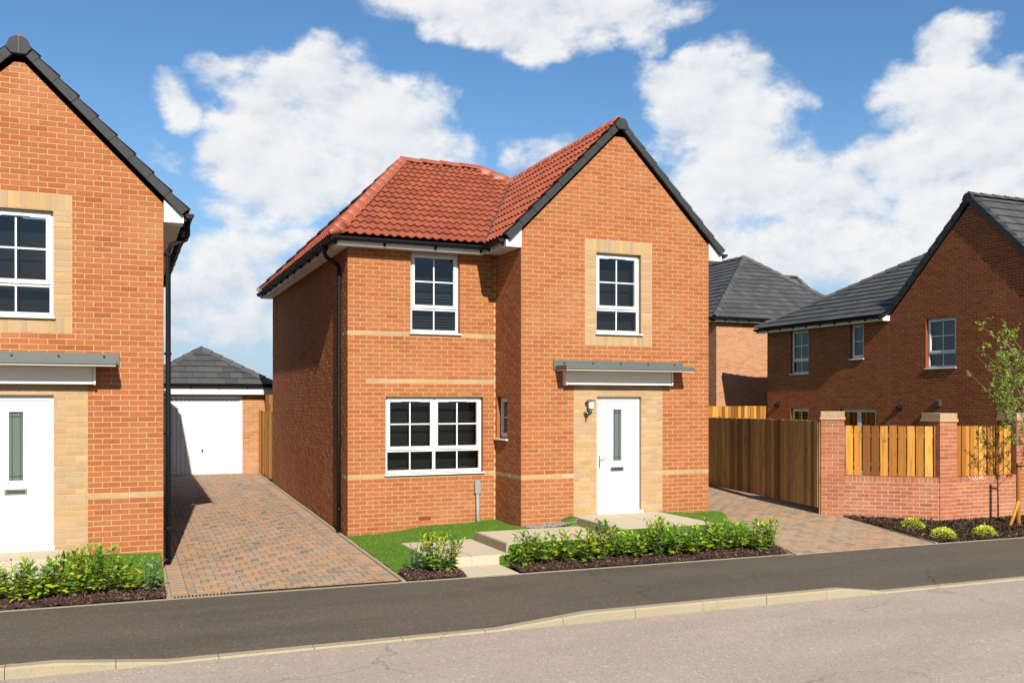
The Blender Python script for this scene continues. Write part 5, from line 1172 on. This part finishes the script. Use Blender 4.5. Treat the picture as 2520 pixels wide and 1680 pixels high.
# ================================================================== planting
def leaf_mesh(L, wd, fold=.25, droop=.15):
    """pointed leaf folded along its midrib: base at origin, tip along +y"""
    n = 4; V = []; 
    for i in range(n+1):
        t = i/n; w = wd*math.sin(math.pi*min(1, t*.92+.06))**.75*(1-.15*t); z = -droop*L*t*t
        V += [(-w, L*t, z+w*fold), (0, L*t, z), (w, L*t, z+w*fold)]
    Fc = []
    for i in range(n): a = 3*i; Fc += [(a, a+1, a+4, a+3), (a+1, a+2, a+5, a+4)]
    return V, Fc
def orient(p, d, roll):
    d = Vector(d).normalized(); q = d.to_track_quat('Y', 'Z'); return Matrix.Translation(p) @ q.to_matrix().to_4x4() @ Matrix.Rotation(roll, 4, 'Y')
LEAF = {}
def shrub_proto(seed, h, nst, spread, mat, lsize=.085, dens=15, n_obj=46, feather=0):
    """returns stem mesh, list of leaf matrices (best first) and joined rest mesh"""
    rg = random.Random(seed); stem = MB(); leaves = []
    for k in range(nst):
        an = rg.uniform(0, 6.28); r0 = rg.uniform(0, .05); H_ = h*rg.uniform(.66, 1.0); out = spread*rg.uniform(.25, 1.0)
        pts = []; bx, by = r0*math.cos(an), r0*math.sin(an)
        for i in range(6):
            t = i/5; pts.append(Vector((bx+out*math.cos(an)*t**1.4+rg.gauss(0, .008), by+out*math.sin(an)*t**1.4+rg.gauss(0, .008), -.02+(H_+.02)*t)))
        stem.tube(pts, [.0065, .006, .005, .004, .003, .002], 5)
        m = int(dens*H_/h)
        for i in range(m):
            t = .16+.84*(i+rg.random()*.6)/m; f = t*5; j = min(4, int(f)); p = pts[j].lerp(pts[j+1], f-j)
            a2 = i*2.4+rg.uniform(-.5, .5); el_ = rg.uniform(-.15, .65)+.75*max(0, t-.72)/.28
            d = Vector((math.cos(a2)*math.cos(el_), math.sin(a2)*math.cos(el_), math.sin(el_)))
            s = lsize*rg.uniform(.6, 1.15)*(1.0 if t < .92 else .8)
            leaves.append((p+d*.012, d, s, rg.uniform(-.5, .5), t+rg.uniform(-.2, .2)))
        for i in range(feather):                         # fine new growth at the tip
            a2 = rg.uniform(0, 6.28); el_ = rg.uniform(.1, 1.3); d = Vector((math.cos(a2)*math.cos(el_), math.sin(a2)*math.cos(el_), math.sin(el_)))
            leaves.append((pts[-1]+Vector((rg.gauss(0, .03), rg.gauss(0, .03), rg.gauss(0, .02))), d, lsize*rg.uniform(.28, .45), 0, 0.75+rg.uniform(0, .25)))
    leaves.sort(key=lambda q: q[0].y-.3*q[2]*10)
    ms = []; rest = MB()
    for i, (p, d, s, roll, tone) in enumerate(leaves):
        M = orient(p, d, roll) @ Matrix.Scale(s, 4)
        if i < n_obj: ms.append(M)
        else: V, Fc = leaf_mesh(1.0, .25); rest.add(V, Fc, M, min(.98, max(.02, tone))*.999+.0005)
    return stem.mesh('stem', 'stem_brown'), ms, rest.mesh('foliage', mat, True), mat
_lm = {}
def lm(mat):
    if mat not in _lm:
        V, Fc = leaf_mesh(1.0, .25); b = MB(); b.add(V, Fc); _lm[mat] = b.mesh('leaf', mat, True)
    return _lm[mat]
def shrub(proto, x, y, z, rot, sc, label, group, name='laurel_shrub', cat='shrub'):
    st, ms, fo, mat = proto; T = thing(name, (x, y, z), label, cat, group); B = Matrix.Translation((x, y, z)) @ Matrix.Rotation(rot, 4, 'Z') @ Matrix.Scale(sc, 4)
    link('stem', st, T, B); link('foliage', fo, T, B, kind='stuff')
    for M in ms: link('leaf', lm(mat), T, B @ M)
protos = [shrub_proto(11, .52, 13, .21, 'laurel_leaf', .10, 18), shrub_proto(12, .47, 13, .23, 'laurel_leaf', .112, 16), shrub_proto(13, .56, 13, .20, 'laurel_leaf', .095, 20, feather=12), shrub_proto(14, .44, 14, .25, 'laurel_leaf', .108, 16), shrub_proto(15, .42, 7, .15, 'blue_leaf', .07, 22)]
def seedhead(x, y, z, label):
    T = thing('dried_seed_plant', (x, y, z), label, 'plant', 'grey seed plants among the shrubs'); st = MB(); hd = MB()
    for k in range(9):
        a = random.uniform(0, 6.28); o = random.uniform(.02, .13); h = random.uniform(.26, .38); b = Vector((x+math.cos(a)*o, y+math.sin(a)*o, z+h))
        st.tube([(x, y, z), (x+math.cos(a)*o*.4, y+math.sin(a)*o*.4, z+h*.6), b], [.003, .0025, .002], 4)
        for i in range(34):
            p = b+Vector((random.gauss(0, .024), random.gauss(0, .024), random.gauss(-.01, .035))); s = random.uniform(.006, .012)
            d = Vector((random.gauss(0, 1), random.gauss(0, 1), random.gauss(.5, 1))); V, Fc = leaf_mesh(s*2, s*.7); hd.add(V, Fc, orient(p, d, 0), random.random()+.001)
    st.build('stem', 'stem_brown', T); hd.build('seed_cluster', 'seed_head', T, kind='stuff')
rg = random.Random(5)
main_bed = 'long shrub row between lawn and footway'
spots = [(1.74, 0, .92), (2.06, 1, .95), (2.42, 3, 1.0), (2.72, 0, 1.02), (3.02, 2, 1.0), (3.34, 1, .95), (3.62, 3, .9), (3.92, 2, 1.05), (4.22, 0, 1.0), (4.5, 1, .9), (4.8, 3, .92), (5.08, 0, .98), (5.4, 1, 1.05), (5.7, 3, 1.05), (5.98, 0, .98)]
for i, (x, k, s) in enumerate(spots):
    y = y_back(x)+.27+rg.uniform(-.05, .08); shrub(protos[k], x, y, bedz(x, y), rg.uniform(0, 6.28), s, 'leafy yellow-green shrub in the long row between lawn and footway', main_bed)
small = 'shrubs in the small bed beside the path'
for x, k, s in ((.16, 4, 1.0), (.42, 2, .98), (.64, 0, .92)):
    y = y_back(x)+.30+rg.uniform(-.03, .06); shrub(protos[k], x, y, bedz(x, y), rg.uniform(0, 6.28), s, ('blue-green small-leaved shrub in the small bed beside the drive edging' if k == 4 else 'leafy yellow-green shrub in the small bed between drive and path'), None if k == 4 else small)
left = 'shrub row in front of the neighbouring porch'
for x, k, s in ((-3.25, 4, 1.08), (-3.52, 1, .9), (-3.76, 2, 1.05), (-3.98, 2, 1.0), (-4.22, 0, .95), (-4.46, 3, .95), (-4.7, 0, .95), (-4.95, 1, 1.0), (-5.22, 3, .95)):
    y = y_back(x)+.30+rg.uniform(-.04, .06); shrub(protos[k], x, y, bedz(x, y), rg.uniform(0, 6.28), s, ('blue-green small-leaved shrub at the drive end of the neighbouring bed' if k == 4 else 'leafy yellow-green shrub in the bed before the neighbouring porch'), None if k == 4 else left)
for x in (1.95, 4.55, 4.95, -4.35, -4.62, -4.9): 
    y = y_back(x)+.46; seedhead(x, y, bedz(x, y), 'grey dried seed plant rising among the yellow-green shrubs')
# low golden domes in the bark bed
def dome(x, y, r, label):
    z = bz(x, y)+.01; T = thing('dome_shrub', (x, y, z), label, 'shrub'); hd = MB(); core = MB()
    for k in range(900):
        a, e = random.uniform(0, 6.28), math.asin(random.uniform(-.05, 1)); rr = r*random.uniform(.72, 1.05); d = Vector((math.cos(a)*math.cos(e), math.sin(a)*math.cos(e), math.sin(e)*.78))
        p = Vector((x, y, z))+d*rr; d2 = d+Vector((random.gauss(0, .4), random.gauss(0, .4), random.gauss(.25, .4))); s = random.uniform(.018, .034); V, Fc = leaf_mesh(s, s*.3)
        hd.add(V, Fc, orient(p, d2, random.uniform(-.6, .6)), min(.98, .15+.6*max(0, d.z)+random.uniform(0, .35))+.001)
    for k in range(12):
        a = k*.52; core.tube([(x, y, z-.02), (x+math.cos(a)*r*.35, y+math.sin(a)*r*.35, z+r*.45)], [.005, .003], 4)
    core.build('stem', 'stem_brown', T); hd.build('foliage', 'dome_leaf', T, kind='stuff')
dome(9.72, -2.95, .205, 'golden dome shrub in the bark closest to the drive edging and angled wall'); dome(9.62, -3.72, .205, 'golden dome shrub beside the drive foot near the footway'); dome(10.55, -3.78, .195, 'golden dome shrub midway along the bark bed in front of the pier')
# young birch with its stake
bx, by = 12.20, -3.33; bzv = bz(bx, by)
T = thing('birch_tree', (bx, by, bzv), 'slender young birch with fresh green leaves before the garden wall', 'tree'); rg = random.Random(3)
tr = MB(); tp = [Vector((bx+.02*math.sin(i*.9), by+.015*math.cos(i*1.3), bzv-.05+i*.43)) for i in range(9)]; tr.tube(tp, [.030, .028, .026, .023, .019, .015, .011, .007, .003], 8); tr.build('trunk', 'birch_bark', T, smooth=True)
br = MB(); lv = MB()
for k in range(46):
    t = .36+.60*k/46; f = t*8; j = min(7, int(f)); p = tp[j].lerp(tp[j+1], f-j); a = k*2.4+rg.uniform(-.5, .5); L = (1.45-.95*(t-.3))*rg.uniform(.7, 1.15); el_ = rg.uniform(.45, 1.0)
    d = Vector((math.cos(a)*math.cos(el_), math.sin(a)*math.cos(el_), math.sin(el_))); pts = [p]
    for i in range(1, 6): pts.append(pts[-1]+d*(L/5)+Vector((rg.gauss(0, .02), rg.gauss(0, .02), .012*i)))
    br.tube(pts, [.008, .0065, .005, .004, .003, .0015], 5)
    for q in range(7):
        s0 = rg.uniform(.3, 1)*5; j = min(4, int(s0)); b0 = pts[j].lerp(pts[j+1], s0-j); tw = b0+Vector((rg.gauss(0, .12), rg.gauss(0, .12), rg.gauss(.02, .10))); br.tube([b0, b0.lerp(tw, .5)+Vector((0, 0, .015)), tw], [.0022, .0018, .001], 3, False)
        for i in range(rg.randint(12, 22)):
            c = b0.lerp(tw, rg.uniform(.1, 1.05))+Vector((rg.gauss(0, .018), rg.gauss(0, .018), rg.gauss(-.01, .018))); s = rg.uniform(.022, .038); V, Fc = leaf_mesh(s, s*.42)
            lv.add(V, Fc, orient(c, (rg.gauss(0, 1), rg.gauss(0, 1), rg.gauss(-.3, .7)), rg.uniform(-1, 1)), rg.random()*.98+.001)
br.build('branch', 'birch_bark', T); lv.build('crown', 'birch_leaf', T, kind='stuff')
sx, sy = 12.02, -3.29; z0 = bz(sx, sy)
S = thing('tree_stake', (sx, sy, z0), 'round timber stake tied to the young birch', 'stake'); mb = MB(); mb.tube([(sx, sy, z0-.1), (sx, sy, 1.145), (sx, sy, 1.155)], [.037, .036, .03], 12); mb.build('post', 'fence_wood', S)
mb = MB(); mb.tube([(sx, sy, 1.085), (sx, sy, 1.115)], .041, 12); mb.tube([(sx, sy, 1.1), (bx, by, 1.1)], .013, 6); mb.build('tie', 'black_plastic', S)
B = thing('timber_offcut', (sx-.2, sy, z0), 'sawn timber offcut leaning against the tree stake', 'timber'); mb = MB(); mb.prism([(sx-.30, sy-.05, z0), (sx-.24, sy-.05, z0), (sx-.02, sy-.06, z0+.46), (sx-.08, sy-.06, z0+.48)], (0, .025, 0)); mb.build('plank', 'fence_wood', B, bevel=.002)
# chalky bloom along the coping by the tree
mb = MB()
for k in range(36):
    u = random.gauss(1.0, .22); z = .865-abs(random.gauss(0, .035)); s = random.uniform(.004, .012)
    mb.face([fQ.p(u-s, z-s*1.3, .004), fQ.p(u+s*.6, z-s, .004), fQ.p(u+s*.8, z+s*.8, .004), fQ.p(u-s*.6, z+s, .004)])
mb.build('lime_bloom', 'white_upvc', W, kind='stuff')
# ------------------------------------------------------------------ render settings
scn.cycles.max_bounces = 6; scn.cycles.diffuse_bounces = 3; scn.cycles.glossy_bounces = 3; scn.cycles.transparent_max_bounces = 10; scn.cycles.transmission_bounces = 4
scn.cycles.use_denoising = True
try: scn.cycles.denoiser = 'OPENIMAGEDENOISE'
except Exception: pass
